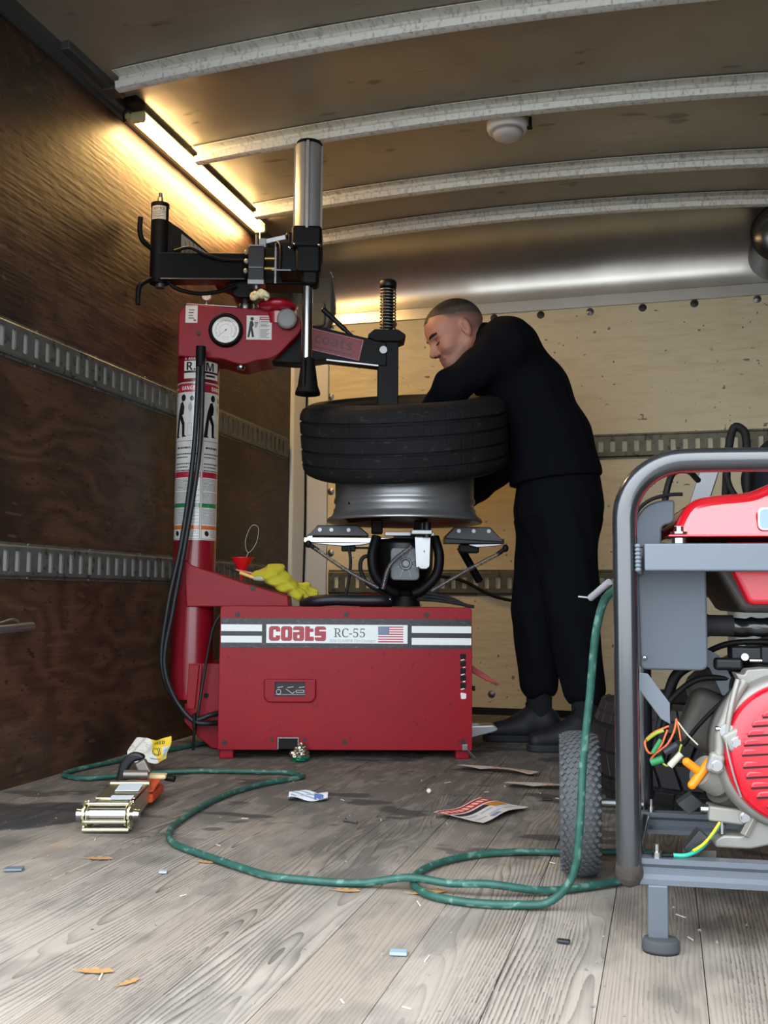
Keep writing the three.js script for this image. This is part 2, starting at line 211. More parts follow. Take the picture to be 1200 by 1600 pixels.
    const m = sec.length; for (let i = 0; i < N; i++) for (let s = 0; s < m; s++) { const a = i * m + s, b = i * m + (s + 1) % m, c = a + m, d = b + m; idx.push(a, b, c, c, b, d); }
    let g = new THREE.BufferGeometry(); g.setAttribute('position', new THREE.Float32BufferAttribute(pos, 3)); g.setAttribute('uv', new THREE.Float32BufferAttribute(uv, 2)); g.setIndex(idx); g = toCreasedNormals(g, 0.6); mesh('roof_bow', g, bowMat, roof);
  }
  // top rails of the side walls
  const rl = struct('trim_1'); mesh('top_rail', [ex([[XL - 0.02, 2.088], [XL + 0.004, 2.078], [XL + 0.014, 2.08], [XL + 0.014, 2.095], [XL + 0.03, 2.10], [XL + 0.036, 2.15], [XL - 0.02, 2.16]], ZB + 0.02, ZF, 0.001)], railMat, rl);
  mesh('rail_bracket', [rb(0.03, 0.05, 0.30, XL + 0.045, 2.125, -2.55, 0.004), rb(0.05, 0.012, 0.06, XL + 0.05, 2.10, -2.66, 0.003)], railMat, rl);
  const rr2 = struct('trim_2'); mesh('top_rail', ex([[XR + 0.02, 2.088], [XR - 0.014, 2.08], [XR - 0.036, 2.15], [XR + 0.02, 2.16]], ZB + 0.02, ZF, 0.001), railMat, rr2);
  // corner post at the front left
  const cp = struct('trim_3'); mesh('corner_post', ex(rpoly([[XL, -ZB], [XL + 0.17, -ZB], [XL + 0.17, -ZB - 0.012], [XL + 0.065, -ZB - 0.022], [XL + 0.02, -ZB - 0.07], [XL, -ZB - 0.075]], 0.006), 0.0, 1.9, 0.001).rotateX(-Math.PI / 2), postMat, cp);
  const cr = struct('trim_4'); mesh('corner_post', rb(0.12, 1.9, 0.05, XR - 0.06, 0.95, ZB + 0.026, 0.008), postMat, cr);
  // rear frame of the body
  const fr = struct('door_1'); mesh('rear_header', rb(XR - XL + 0.1, 0.12, 0.08, (XL + XR) / 2, 2.13, ZF, 0.006), galv, fr); mesh('rear_post', rb(0.06, 2.1, 0.07, XL - 0.005, 1.05, ZF + 0.02, 0.006), galv, fr); mesh('rear_post', rb(0.06, 2.1, 0.07, XR + 0.005, 1.05, ZF + 0.02, 0.006), galv, fr);
}

// ---------- cargo tracks ----------
function track(label, length, y0, y1, pitch, sw, sh, pos, turn, pan) {
  const galv_ = pan ? galv : galvOld;
  const t = thing('cargo_track', label, 'cargo track', pos, turn), h = y1 - y0, holes = [];
  for (let x = -length / 2 + 0.04; x < length / 2 - 0.03; x += pitch) holes.push(rpoly([[x - sw / 2, -sh / 2], [x - sw / 2, sh / 2], [x + sw / 2, sh / 2], [x + sw / 2, -sh / 2]], 0.004));
  const g = ex([[-length / 2, -h * 0.36], [length / 2, -h * 0.36], [length / 2, h * 0.36], [-length / 2, h * 0.36]], 0.0095, 0.0125, 0, holes, 2);
  mesh('slotted_strip', buv(g, 2), galv_, t);
  const lip = (s) => buv(mg([ex([[0, 0.0125], [0, 0.0095], [h * 0.04, 0.0065], [h * 0.05, 0], [h * 0.14, 0], [h * 0.14, 0.003], [h * 0.075, 0.003], [h * 0.06, 0.0095], [h * 0.02, 0.0125]].map(([a, b]) => [b, s * (h * 0.36 + a)]), -length / 2, length / 2, 0)]).rotateY(-Math.PI / 2).scale(1, 1, 1), 2);
  for (const s of [1, -1]) { const q = lip(s); q.computeBoundingBox(); if (q.boundingBox.min.z < -0.001) q.rotateY(Math.PI); mesh('flange', q, galv_, t); }
  if (pan) mesh('back_pan', buv(bx(length, h * 0.72, 0.001, 0, 0, 0.0035), 2), mat(0xc9cac6, 0.5, 0.3), t);
  const rg = la([[0, 0.003], [0.004, 0.002], [0.0055, 0]], 8).rotateX(Math.PI / 2); for (let x = -length / 2 + 0.1; x < length / 2; x += pitch * 6) for (const s of [-1, 1]) mesh('rivet', rg, steel, t).position.set(x, s * h * 0.455, 0.003);
  return t;
}
const LW = ZF - ZB - 0.14, LZ = (ZF + ZB) / 2 + 0.04;
track('upper galvanized slotted cargo track running along the stained plywood wall', LW, 1.155, 1.262, 0.0508, 0.019, 0.058, [XL, 1.2085, LZ], Math.PI / 2, true);
track('lower galvanized slotted cargo track running along the stained plywood wall', LW, 0.56, 0.659, 0.0508, 0.020, 0.058, [XL, 0.6095, LZ], Math.PI / 2, true);
track('upper weathered slotted cargo track across the cream wall behind the man', XR - XL - 0.3, 1.127, 1.239, 0.0508, 0.021, 0.05, [(XL + XR) / 2 + 0.03, 1.183, ZB], 0, false);
track('lower weathered slotted cargo track across the cream wall behind the turntable', XR - XL - 0.3, 0.525, 0.643, 0.0508, 0.021, 0.052, [(XL + XR) / 2 + 0.03, 0.584, ZB], 0, false);

// ---------- lamp, ceiling fittings ----------
{
  const t = thing('tube_lamp', 'glowing warm white tube lamp fixed along the top of the plywood wall', 'lamp', [XL, TUBE.y, (TUBE.z0 + TUBE.z1) / 2]);
  const L = TUBE.z0 - TUBE.z1, ym = mat(0xb5aa80, 0.5);
  mesh('housing', [ex([[0.002, -0.004], [0.026, -0.004], [0.03, 0.004], [0.03, 0.03], [0.002, 0.03]], -L / 2 - 0.04, L / 2 + 0.04, 0.001)], ym, t);
  mesh('mount_strip', rb(0.05, 0.006, L + 0.03, 0.05, 0.026, 0, 0.002), ym, t);
  mesh('diffuser', [new THREE.CapsuleGeometry(0.0105, L, 6, 16).rotateX(Math.PI / 2).translate(0.052, 0.003, 0)], new THREE.MeshStandardMaterial({ color: 0xfff4dc, roughness: 0.5, emissive: 0xffd898, emissiveIntensity: 42 }), t);
  mesh('end_cap', rb(0.05, 0.034, 0.02, 0.05, 0.006, L / 2 + 0.018, 0.005), ym, t); mesh('end_cap', rb(0.05, 0.034, 0.02, 0.05, 0.006, -L / 2 - 0.018, 0.005), ym, t);
  mesh('connector', rb(0.05, 0.03, 0.06, 0.06, 0.034, L / 2 + 0.06, 0.006), black, t);
  mesh('cable', tb([[0.055, 0.035, L / 2 + 0.05], [0.03, 0.0, L / 2 + 0.07], [0.02, -0.02, L / 2 + 0.05], [0.012, 0.0, L / 2 + 0.03]], 0.004, 24), black, t);
  mesh('pull_cord', rod([0.05, -0.005, -L / 2 - 0.012], [0.05, -0.12, -L / 2 - 0.012], 0.0022), white, t);
}
{
  const t = thing('dome_light', 'small round white ceiling light switched off below the second bow', 'light', [-0.492, 2.10, -3.26]);
  mesh('base', la([[0, 0.05], [0.072, 0.05], [0.072, 0.02], [0.066, 0.008], [0.06, 0.005], [0, 0.005]], 40), white, t);
  mesh('lens', la([[0, -0.022], [0.03, -0.02], [0.047, -0.011], [0.054, 0.006], [0, 0.006]], 40), mat(0xcfcac4, 0.4), t);
  mesh('clip', [rb(0.008, 0.035, 0.02, 0.078, 0.03, 0.0, 0.002), rb(0.03, 0.006, 0.02, 0.069, 0.012, 0.0, 0.002)], black, t);
}
{
  const t = thing('vent_cap', 'rounded dark metal cap at the right end of the cove', 'vent', [0.478, 1.985, -4.15]);
  mesh('dome', la([[0, 0.055], [0.04, 0.052], [0.08, 0.04], [0.108, 0.018], [0.118, 0]], 48).rotateX(Math.PI / 2), mat(0x77797b, 0.25, 0.9), t);
  mesh('rim', new THREE.TorusGeometry(0.119, 0.005, 12, 48), darkMetal, t);
  mesh('collar', cy(0.112, 0.112, 0.28, 0, 0, -0.14, 'z', 40), darkMetal, t);
}
{
  const t = thing('corner_casting', 'blue grey rounded corner casting above the front left post', 'bracket', [-1.62, 1.83, ZB]);
  const cm = mat(0x4b5560, 0.6);
  mesh('casting', [ex(rpoly([[-0.07, 0.07], [-0.07, 0.33], [0.10, 0.335], [0.115, 0.30], [0.115, 0.02], [0.09, -0.04], [-0.07, -0.04]], 0.03), 0.0, 0.05, 0.012)], cm, t);
  mesh('pocket', [ex(rpoly([[-0.065, -0.03], [-0.065, 0.09], [0.085, 0.09], [0.085, -0.03]], 0.025), 0.052, 0.066, 0.006)], cm, t);
  mesh('hook', tb([[0.1, 0.26, 0.055], [0.11, 0.235, 0.07], [0.125, 0.20, 0.06]], 0.006, 12), steel, t);
}
{
  const t = solo('power_cable', [tb([[-1.632, 1.50, ZB + 0.03], [-1.633, 1.2, ZB + 0.035], [-1.631, 0.9, ZB + 0.034], [-1.634, 0.55, ZB + 0.036], [-1.63, 0.25, ZB + 0.035]], 0.005, 40, 6)], black, 'thin black cable running down the pale front corner post', 'cable');
  solo('wall_cable', [tb([[-1.15, 0.62, ZB + 0.06], [-0.9, 0.60, ZB + 0.022], [-0.72, 0.52, ZB + 0.02], [-0.5, 0.495, ZB + 0.02], [-0.3, 0.53, ZB + 0.02], [-0.1, 0.6, ZB + 0.03], [0.02, 0.62, ZB + 0.02]], 0.007, 60, 6)], black, 'black cable sagging along the lower track of the cream wall', 'cable');
}
{
  const t = thing('steel_bar', 'short grey steel bar sticking in at the left edge over the plywood', 'bar', [-1.66, 0.42, -2.2]);
  mesh('tube', rod([0.0, 0.0, 0.16], [0.0, 0.012, -0.155], 0.013), steel, t); mesh('spring_clip', tb([[0, 0.012, 0.06], [0, 0.024, -0.02], [0, 0.032, -0.075], [0.004, 0.026, -0.09]], 0.004, 20), steel, t); mesh('wall_socket', rb(0.05, 0.06, 0.05, -0.012, 0, 0.16, 0.006), galv, t);
}

// ---------- tyre changer ----------
const MP = [-0.9898, 0, -3.0694], MR = 17.3 * D;
const T = thing('tire_changer', 'red tire changing machine with tall labelled column and low cabinet', 'tire changer', MP, MR);
{
  // cabinet
  const body = mesh('cabinet', buv(rb(0.806, 0.448, 0.54, -0.0015, 0.258, -0.275, 0.010), 3), red, T);
  const fpts = rpoly([[-0.408, 0.030], [-0.217, 0.030], [-0.217, 0.070], [-0.150, 0.070], [-0.150, 0.030], [0.405, 0.030], [0.405, 0.486], [-0.408, 0.486]], [0.003, 0.001, 0.003, 0.003, 0.001, 0.003, 0.012, 0.012]);
  mesh('front_panel', puv(ex(fpts, -0.004, 0.003, 0.002), -0.4, 0.4, 0, 0.8), red, T);
  each('notch_frame', [bx(0.067, 0.004, 0.012, -0.1835, 0.069, 0.002), bx(0.004, 0.036, 0.012, -0.2155, 0.051, 0.002), bx(0.004, 0.036, 0.012, -0.1515, 0.051, 0.002)], chrome, T);
  mesh('notch_recess', bx(0.062, 0.034, 0.004, -0.1835, 0.05, -0.0035), black, T);
  mesh('notch_plate', ex(rpoly([[-0.256, 0.082], [-0.12, 0.082], [-0.12, 0.040], [-0.146, 0.040], [-0.146, 0.075], [-0.221, 0.075], [-0.221, 0.036], [-0.256, 0.036]], 0.003), 0.003, 0.0048, 0.0005), red, T);
  for (const x of [-0.382, 0.376]) mesh('foot', rb(0.046, 0.034, 0.05, x, 0.016, -0.04, 0.005), red, T);
  for (const x of [-0.37, 0.376]) mesh('foot', rb(0.046, 0.034, 0.05, x, 0.016, -0.5, 0.005), red, T);
  const stripe = ctex(2048, 240, (g, w, h) => {
    const X = (x) => (x + 0.404) / 0.806 * w, Y = (y) => (0.4475 - y) / 0.0945 * h;
    g.fillStyle = '#14171b'; g.fillRect(0, 0, w, h);
    for (let i = 0; i < 900; i++) { const e = rnd() < 0.5, y = e ? rnd() * 46 : h - rnd() * 50; g.fillStyle = ['#30373c', '#43494b', '#2a2226', '#7d7f7c', '#15181b'][Math.floor(rnd() * 5)]; g.globalAlpha = 0.5; g.fillRect(rnd() * w, y, 4 + rnd() * 26, 2 + rnd() * 5); } g.globalAlpha = 1;
    g.fillStyle = '#e3e8e8'; const R = (a, b, c, d) => g.fillRect(X(a), Y(b), X(c) - X(a), Y(d) - Y(b));
    R(-0.404, 0.4275, -0.273, 0.406); R(-0.404, 0.391, -0.273, 0.3695); R(0.209, 0.4255, 0.402, 0.4035); R(0.209, 0.3875, 0.402, 0.365); R(-0.259, 0.4285, 0.196, 0.3685);
    // heavy rounded maroon lettering
    g.strokeStyle = '#a01e2c'; g.fillStyle = '#a01e2c'; g.lineJoin = 'round'; g.lineCap = 'butt';
    const x0 = X(-0.2505), yT = Y(0.4225), yB = Y(0.3755), H = yB - yT, w1 = 92, gap = 6, blob = (x, y, ww, hh, r) => { g.beginPath(); g.roundRect(x, y, ww, hh, r); g.fill(); }, cut = (x, y, ww, hh, r = 3) => { g.fillStyle = '#e3e8e8'; g.beginPath(); g.roundRect(x, y, ww, hh, r); g.fill(); g.fillStyle = '#a01e2c'; };
    let x = x0; blob(x, yT, w1, H, 24); cut(x + 36, yT + 28, 22, H - 56, 8); cut(x + 52, yT + 44, 42, H - 88, 2); x += w1 + gap;
    blob(x, yT, w1, H, 24); cut(x + 36, yT + 28, 20, H - 56, 9); x += w1 + gap;
    blob(x, yT, w1, H, 22); cut(x - 1, yT + 32, 52, 16, 2); cut(x + 36, yT + 70, 18, H - 92, 5); x += w1 + gap;
    blob(x, yT, 40, H, 6); blob(x, yT + 18, 70, 28, 5); blob(x, yB - 36, 74, 36, 12); cut(x + 40, yT - 2, 40, 18, 2); x += 74 + gap;
    blob(x, yT, w1, H, 22); cut(x + 36, yT + 28, w1, 12, 3); cut(x - 2, yB - 42, 56, 12, 3);
    for (let i = 0; i < 160; i++) { g.globalAlpha = 0.4; g.fillStyle = '#d98a80'; g.fillRect(x0 + rnd() * 300, yT + rnd() * H, 2 + rnd() * 5, 2 + rnd() * 4); } g.globalAlpha = 1;
    g.fillStyle = '#22343a'; g.font = '98px serif'; g.textBaseline = 'alphabetic'; g.fillText('RC-55', X(-0.043), Y(0.3885)); g.fillStyle = '#8ea2a6'; g.font = '29px serif'; g.fillText('RIM CLAMP\u00ae Tire Changer', X(-0.055), Y(0.373));
    const fx = X(0.101), fy = Y(0.4235), fw = X(0.182) - fx, fh = Y(0.373) - fy; for (let i = 0; i < 13; i++) { g.fillStyle = i % 2 ? '#f0ecec' : '#b5334a'; g.fillRect(fx, fy + fh * i / 13, fw, fh / 13 + 1); } g.fillStyle = '#3d5578'; g.fillRect(fx, fy, fw * 0.43, fh * 7 / 13); g.fillStyle = '#dfe6ee'; for (let r = 0; r < 9; r++) for (let c = 0; c < (r % 2 ? 5 : 6); c++) { g.beginPath(); g.arc(fx + 8 + c * 14 + (r % 2 ? 7 : 0), fy + 6 + r * 7.2, 2.4, 0, 7); g.fill(); }
  });
  mesh('stripe_decal', puv(bx(0.806, 0.0945, 0.0008, -0.001, 0.40025, 0.0034), -0.404, 0.402, 0.353, 0.4475), mat(0xffffff, 0.35, 0, { map: stripe }), T);
  for (const [x, y] of [[-0.353, 0.459], [-0.003, 0.461], [0.258, 0.461], [-0.386, 0.053], [-0.003, 0.056], [0.375, 0.058], [-0.235, 0.064], [-0.131, 0.064]]) mesh('bolt', hexbolt(0.0062, 0.005, x, y, 0.006), bolt, T);
  const bez = mesh('latch_bezel', ex(rpoly([[-0.263, 0.254], [-0.097, 0.254], [-0.097, 0.195], [-0.110, 0.181], [-0.249, 0.181], [-0.263, 0.195]], 0.004), 0.003, 0.016, 0.004, [[[-0.232, 0.250], [-0.127, 0.250], [-0.127, 0.197], [-0.232, 0.197]]]), red, T);
  const dia = ctex(512, 256, (g, w, h) => { g.fillStyle = '#0d0e10'; g.fillRect(0, 0, w, h); g.strokeStyle = '#d8dadb'; g.lineWidth = 7; g.beginPath(); g.arc(75, 175, 36, 0, 7); g.stroke(); for (const x of [55, 215, 390]) { g.beginPath(); g.moveTo(x, 110); g.lineTo(x + 90, 96); g.stroke(); } g.beginPath(); g.moveTo(190, 130); g.lineTo(290, 200); g.lineTo(330, 170); g.stroke(); g.strokeRect(350, 150, 120, 34); g.lineWidth = 4; g.beginPath(); g.moveTo(20, 215); g.lineTo(490, 215); g.stroke(); });
  mesh('pictogram', puv(bx(0.105, 0.053, 0.001, -0.1795, 0.2235, 0.0045), -0.232, -0.127, 0.197, 0.25), mat(0xffffff, 0.5, 0, { map: dia }), bez);
  for (const y of [0.329, 0.306, 0.283, 0.26, 0.236]) mesh('vent_louver', [rb(0.019, 0.017, 0.002, 0.3755, y, 0.0035, 0.001), ...[-0.005, 0, 0.005].map((q) => bx(0.018, 0.0016, 0.003, 0.3755, y + q, 0.0045, [0.5, 0, 0]))], darkMetal, T);
  mesh('sticker_remnant', [ex(rpoly([[0.367, 0.214], [0.386, 0.211], [0.385, 0.194], [0.369, 0.193]], 0.004), 0.003, 0.0038, 0), ...[0.318, 0.294, 0.271, 0.249, 0.225].map((y, i) => bx(0.012 - (i % 2) * 0.004, 0.003, 0.0008, 0.374 + (i % 2) * 0.005, y, 0.0034, [0, 0, 0.3]))], mat(0xe6d9d9, 0.7), T);
  // pedals on the right side
  mesh('pedal', ex([[0.404, 0.303], [0.43, 0.285], [0.505, 0.235], [0.512, 0.231], [0.49, 0.237], [0.46, 0.245], [0.43, 0.262], [0.404, 0.275]], -0.16, -0.06, 0.003), mat(0x9a3a3c, 0.5), T);
  mesh('pedal', [ex(rpoly([[0.40, 0.085], [0.50, 0.090], [0.515, 0.076], [0.505, 0.068], [0.40, 0.040]], 0.008), -0.24, -0.16, 0.004), ...[0, 1, 2, 3].map((i) => bx(0.1, 0.004, 0.006, 0.45, 0.086, -0.175 - i * 0.017))], alu, T);
  mesh('stop_button', cy(0.008, 0.008, 0.014, 0.41, 0.225, -0.02, 'x'), black, T);
  each('corner_clip', [rb(0.02, 0.022, 0.02, 0.382, 0.04, -0.005, 0.003), bar([0.39, 0.03, 0.0], [0.415, 0.004, 0.012], 0.01, 0.003)], steel, T);
}
{
  // column with its labels
  const CX = -0.541, CZ = -0.28, R = 0.0735;
  const col = mesh('column', cy(R, R, 1.19, CX, 0.765, CZ, 'y', 64), mat(0x7d0c1c, 0.3, 0, { clearcoat: 0.5, clearcoatRoughness: 0.15 }), T);
  mesh('column_seam', bx(0.004, 0.52, 0.003, CX - 0.004, 0.44, CZ + R - 0.0005), mat(0x8a1020, 0.3), col);
  const lab = ctex(512, 2048, (g, w, h) => {
    g.fillStyle = '#cfcfca'; g.fillRect(0, 0, w, h);
    const line = (y, x0, x1, c = '#4a4a4a', t = 7) => { g.fillStyle = c; let x = x0; while (x < x1) { const l = 10 + rnd() * 34; g.fillRect(x, y, Math.min(l, x1 - x), t); x += l + 8; } };
    const band = (y, c, hh = 74) => { g.fillStyle = c; g.fillRect(14, y, w - 28, hh); };
    band(20, '#a41f35', 110); g.fillStyle = '#e6dcd8'; g.font = 'bold 72px sans-serif'; g.fillText('\u25b2 DANGER', 90, 102);
    g.strokeStyle = '#33333a'; g.lineWidth = 5; g.strokeRect(14, 14, w - 28, h - 28); g.beginPath(); g.moveTo(14, 770); g.lineTo(w - 14, 770); g.stroke();
    g.fillStyle = '#17171a'; g.beginPath(); g.arc(180, 205, 46, 0, 7); g.fill(); g.beginPath(); g.moveTo(120, 270); g.lineTo(170, 255); g.lineTo(205, 330); g.lineTo(190, 420); g.lineTo(160, 430); g.lineTo(215, 540); g.lineTo(215, 690); g.lineTo(255, 715); g.lineTo(165, 718); g.lineTo(160, 560); g.lineTo(110, 480); g.lineTo(85, 700); g.lineTo(110, 722); g.lineTo(20, 722); g.lineTo(45, 560); g.lineTo(75, 400); g.closePath(); g.fill();
    g.fillStyle = '#2a2a2e'; g.beginPath(); g.arc(335, 215, 34, 0, 7); g.fill(); g.strokeStyle = '#8a8a88'; g.lineWidth = 6; for (let i = 0; i < 7; i++) { g.beginPath(); g.arc(255, 330, 26 + i * 9, -0.9, 0.9); g.stroke(); } g.strokeRect(265, 540, 70, 160);
    line(845, 60, 330, '#2e2e30', 26); for (let i = 0; i < 5; i++) line(930 + i * 44 + (i > 1 ? 40 : 0), 30, 440 - (i % 2) * 150, '#3c3c40', 16);
    band(1170, '#a41f35'); for (let i = 0; i < 19; i++) if (i !== 9) line(1262 + i * 17.5, 26, 480 - (i % 4) * 40, '#55555a', 7);
    band(1600 - 25, '#1c7a4a', 56); for (let i = 0; i < 14; i++) line(1645 + i * 14.5, 26, 480 - (i % 3) * 60, '#606066', 6);
    band(1862, '#c9662a', 50); g.fillStyle = '#1a1a1e'; g.beginPath(); g.ellipse(110, 1965, 40, 34, 0.5, 0, 7); g.fill(); for (let i = 0; i < 5; i++) line(1926 + i * 20, 180, 480, '#505055', 8);
  });
  lab.wrapS = THREE.RepeatWrapping; lab.repeat.set(3, 1); lab.offset.set(0.24, 0);
  const band = (y0, y1, a0, a1, m, nm) => mesh(nm, new THREE.CylinderGeometry(R + 0.0006, R + 0.0006, y1 - y0, 64, 1, true, a0, a1 - a0).translate(CX, (y0 + y1) / 2, CZ), m, col);
  band(0.71, 1.263, -130 * D, 131 * D, mat(0xffffff, 0.22, 0, { map: lab, clearcoat: 0.7, clearcoatRoughness: 0.15, side: THREE.DoubleSide }), 'warning_label');
  const rim = ctex(512, 320, (g, w, h) => { g.fillStyle = '#6a0d1a'; g.fillRect(0, 0, w, h); g.fillStyle = '#d9d6d0'; g.font = 'bold 44px sans-serif'; g.fillText('R  ASSEMBLER', 10, 40); g.fillRect(0, 56, w, 140); g.fillStyle = '#101012'; g.font = 'bold 165px sans-serif'; g.fillText('R.I.M', 24, 188); g.fillStyle = '#d9d6d0'; g.fillRect(0, 226, w, 80); g.fillStyle = '#101012'; g.fillRect(10, 200, 230, 20); g.fillRect(260, 200, 240, 20); g.fillRect(300, 246, 150, 30); });
  band(1.272, 1.352, -33 * D, 72 * D, mat(0xffffff, 0.35, 0, { map: rim, side: THREE.DoubleSide }), 'name_label');
  mesh('column_base', cy(R + 0.004, R + 0.004, 0.02, CX, 0.175, CZ, 'y', 48), red, T);
  // arm to the cabinet, bracket below
  mesh('side_arm', buv(ex([[-0.560, 0.640], [-0.535, 0.622], [-0.365, 0.566], [-0.205, 0.520], [-0.200, 0.483], [-0.550, 0.480]], -0.36, -0.19, 0.004), 3), red, T);
  mesh('arm_bolt', hexbolt(0.007, 0.005, -0.325, 0.545, -0.187), bolt, T);
  mesh('side_bracket', buv(ex([[-0.541, 0.288], [-0.412, 0.288], [-0.412, -0.0], [-0.455, 0.003], [-0.513, 0.052], [-0.551, 0.092], [-0.551, 0.152], [-0.541, 0.152]], -0.40, -0.205, 0.003), 3), red, T);
  mesh('cover_plate', buv(ex([[-0.538, 0.284], [-0.503, 0.284], [-0.515, 0.135], [-0.543, 0.135]], -0.205, -0.196, 0.002), 3), red, T);
  mesh('bracket_edge', bar([-0.497, 0.284, -0.2], [-0.512, 0.055, -0.2], 0.008, 0.008), red, T);
  mesh('bracket_hole', cy(0.009, 0.009, 0.004, -0.478, 0.18, -0.204, 'z'), black, T);
  // hoses tied along the column
  mesh('air_hose', tb([[-0.523, 1.37, -0.16], [-0.522, 1.3, -0.155], [-0.530, 1.02, -0.15], [-0.562, 0.714, -0.15], [-0.606, 0.476, -0.15], [-0.622, 0.284, -0.16], [-0.585, 0.178, -0.17], [-0.515, 0.104, -0.165], [-0.46, 0.118, -0.17], [-0.412, 0.13, -0.2]], 0.0085, 120, 10), hoseMat, T);
  mesh('air_hose', tb([[-0.507, 1.37, -0.16], [-0.506, 1.3, -0.15], [-0.510, 1.02, -0.145], [-0.547, 0.714, -0.14], [-0.586, 0.476, -0.145], [-0.611, 0.284, -0.15], [-0.57, 0.168, -0.155], [-0.505, 0.098, -0.155], [-0.46, 0.092, -0.165], [-0.412, 0.092, -0.2]], 0.0085, 120, 10), hoseMat, T);
  mesh('air_hose', tb([[-0.425, 0.46, -0.16], [-0.448, 0.424, -0.16], [-0.477, 0.285, -0.17], [-0.497, 0.136, -0.165], [-0.51, 0.06, -0.17], [-0.515, 0.0, -0.19]], 0.005, 60, 8), hoseMat, T);
  each('hose_tie', [cy(0.017, 0.016, 0.07, -0.515, 1.34, -0.155), rb(0.012, 0.05, 0.03, -0.508, 0.1, -0.16, 0.004)], black, T);
}
{
  // head on top of the column
  mesh('head_housing', buv(ex(rpoly([[-0.603, 1.503], [-0.577, 1.538], [-0.209, 1.518], [-0.176, 1.494], [-0.168, 1.452], [-0.263, 1.350], [-0.329, 1.340], [-0.378, 1.322], [-0.452, 1.345], [-0.603, 1.352]], [0.006, 0.006, 0.03, 0.03, 0.03, 0.03, 0.01, 0.03, 0.01, 0.004]), -0.37, -0.20, 0.004), 3), red, T);
  mesh('top_trim', bar([-0.577, 1.54, -0.205], [-0.40, 1.531, -0.205], 0.003, 0.006), alu, T);
  const gz = -0.197, gx = -0.436, gy = 1.444;
  const gd = mesh('pressure_gauge', la([[0.047, 0], [0.047, 0.016], [0.05, 0.021], [0.055, 0.021], [0.059, 0.014], [0.060, 0], [0.047, 0]], 48).rotateX(Math.PI / 2).translate(gx, gy, gz - 0.002), black, T);
  const dialT = (n, red_) => ctex(512, 512, (g, w, h) => { g.fillStyle = '#d3cec4'; g.fillRect(0, 0, w, h); g.translate(256, 256); g.strokeStyle = '#26262a'; g.lineWidth = 5; g.beginPath(); g.arc(0, 0, 190, 2.36, 7.07); g.stroke(); g.beginPath(); g.arc(0, 0, 118, 2.36, 7.07); g.stroke(); if (red_) { g.strokeStyle = '#b2332c'; g.lineWidth = 8; g.beginPath(); g.arc(0, 0, 204, 5.9, 7.0); g.stroke(); g.strokeStyle = '#26262a'; } for (let i = 0; i <= 50; i++) { const a = 2.36 + i / 50 * 4.71, l = i % 5 ? 14 : 34; g.lineWidth = i % 5 ? 3 : 6; g.beginPath(); g.moveTo(Math.cos(a) * 190, Math.sin(a) * 190); g.lineTo(Math.cos(a) * (190 - l), Math.sin(a) * (190 - l)); g.stroke(); } g.lineWidth = 4; g.strokeRect(-52, 132, 104, 42); g.lineWidth = 9; const a = n; g.beginPath(); g.moveTo(-Math.cos(a) * 40, -Math.sin(a) * 40); g.lineTo(Math.cos(a) * 165, Math.sin(a) * 165); g.stroke(); g.fillStyle = '#26262a'; g.beginPath(); g.arc(0, 0, 18, 0, 7); g.fill(); });
  const disc = (r, x, y, z) => puv(new THREE.CircleGeometry(r, 40).translate(x, y, z), x - r, x + r, y - r, y + r);
  mesh('dial', disc(0.0475, gx, gy, gz + 0.008), mat(0xffffff, 0.35, 0, { map: dialT(2.42, true), clearcoat: 0.8 }), gd);
  const sg = mesh('small_gauge', [cy(0.0165, 0.0165, 0.018, -0.512, 1.578, -0.24, 'z', 28), cy(0.006, 0.006, 0.03, -0.512, 1.55, -0.24)], steel, T);
  mesh('dial', disc(0.0145, -0.512, 1.578, -0.2305), mat(0xffffff, 0.35, 0, { map: dialT(1.2, false) }), sg);
  const dl = ctex(512, 512, (g, w, h) => { g.fillStyle = '#dcdad4'; g.fillRect(0, 0, w, h); g.fillStyle = '#141418'; g.beginPath(); g.arc(110, 70, 36, 0, 7); g.fill(); g.beginPath(); g.moveTo(70, 120); g.lineTo(120, 110); g.lineTo(150, 200); g.lineTo(120, 250); g.lineTo(160, 460); g.lineTo(110, 460); g.lineTo(90, 320); g.lineTo(60, 465); g.lineTo(20, 465); g.lineTo(50, 250); g.closePath(); g.fill(); g.fillRect(160, 140, 80, 18); for (let i = 0; i < 7; i++) g.fillRect(165, 165 + i * 14, 70 - i * 4, 7); g.fillRect(260, 20, 4, 470); g.fillStyle = '#a8222f'; g.fillRect(272, 22, 226, 76); g.fillStyle = '#efe8e2'; g.font = 'bold 46px sans-serif'; g.fillText('DANGER', 290, 76); g.fillStyle = '#55555a'; for (let i = 0; i < 13; i++) if (i !== 5) g.fillRect(280, 122 + i * 28, 190 - (i % 3) * 30, 12); });
  mesh('danger_label', puv(bx(0.088, 0.086, 0.001, -0.3205, 1.457, -0.1995), -0.3645, -0.2765, 1.414, 1.50), mat(0xffffff, 0.5, 0, { map: dl }), T);
  const st = ctex(128, 256, (g, w, h) => { g.fillStyle = '#dad5cf'; g.fillRect(0, 0, w, h); g.fillStyle = '#4a4444'; for (const y of [60, 100, 140, 180]) g.fillRect(34, y, 60 - (y % 3) * 6, 14); g.fillStyle = '#a02a30'; g.beginPath(); g.arc(100, 218, 14, 0, 7); g.fill(); });
  mesh('inspection_sticker', puv(bx(0.042, 0.062, 0.001, -0.5575, 1.502, -0.1995), -0.5785, -0.5365, 1.471, 1.533), mat(0xffffff, 0.5, 0, { map: st }), T);
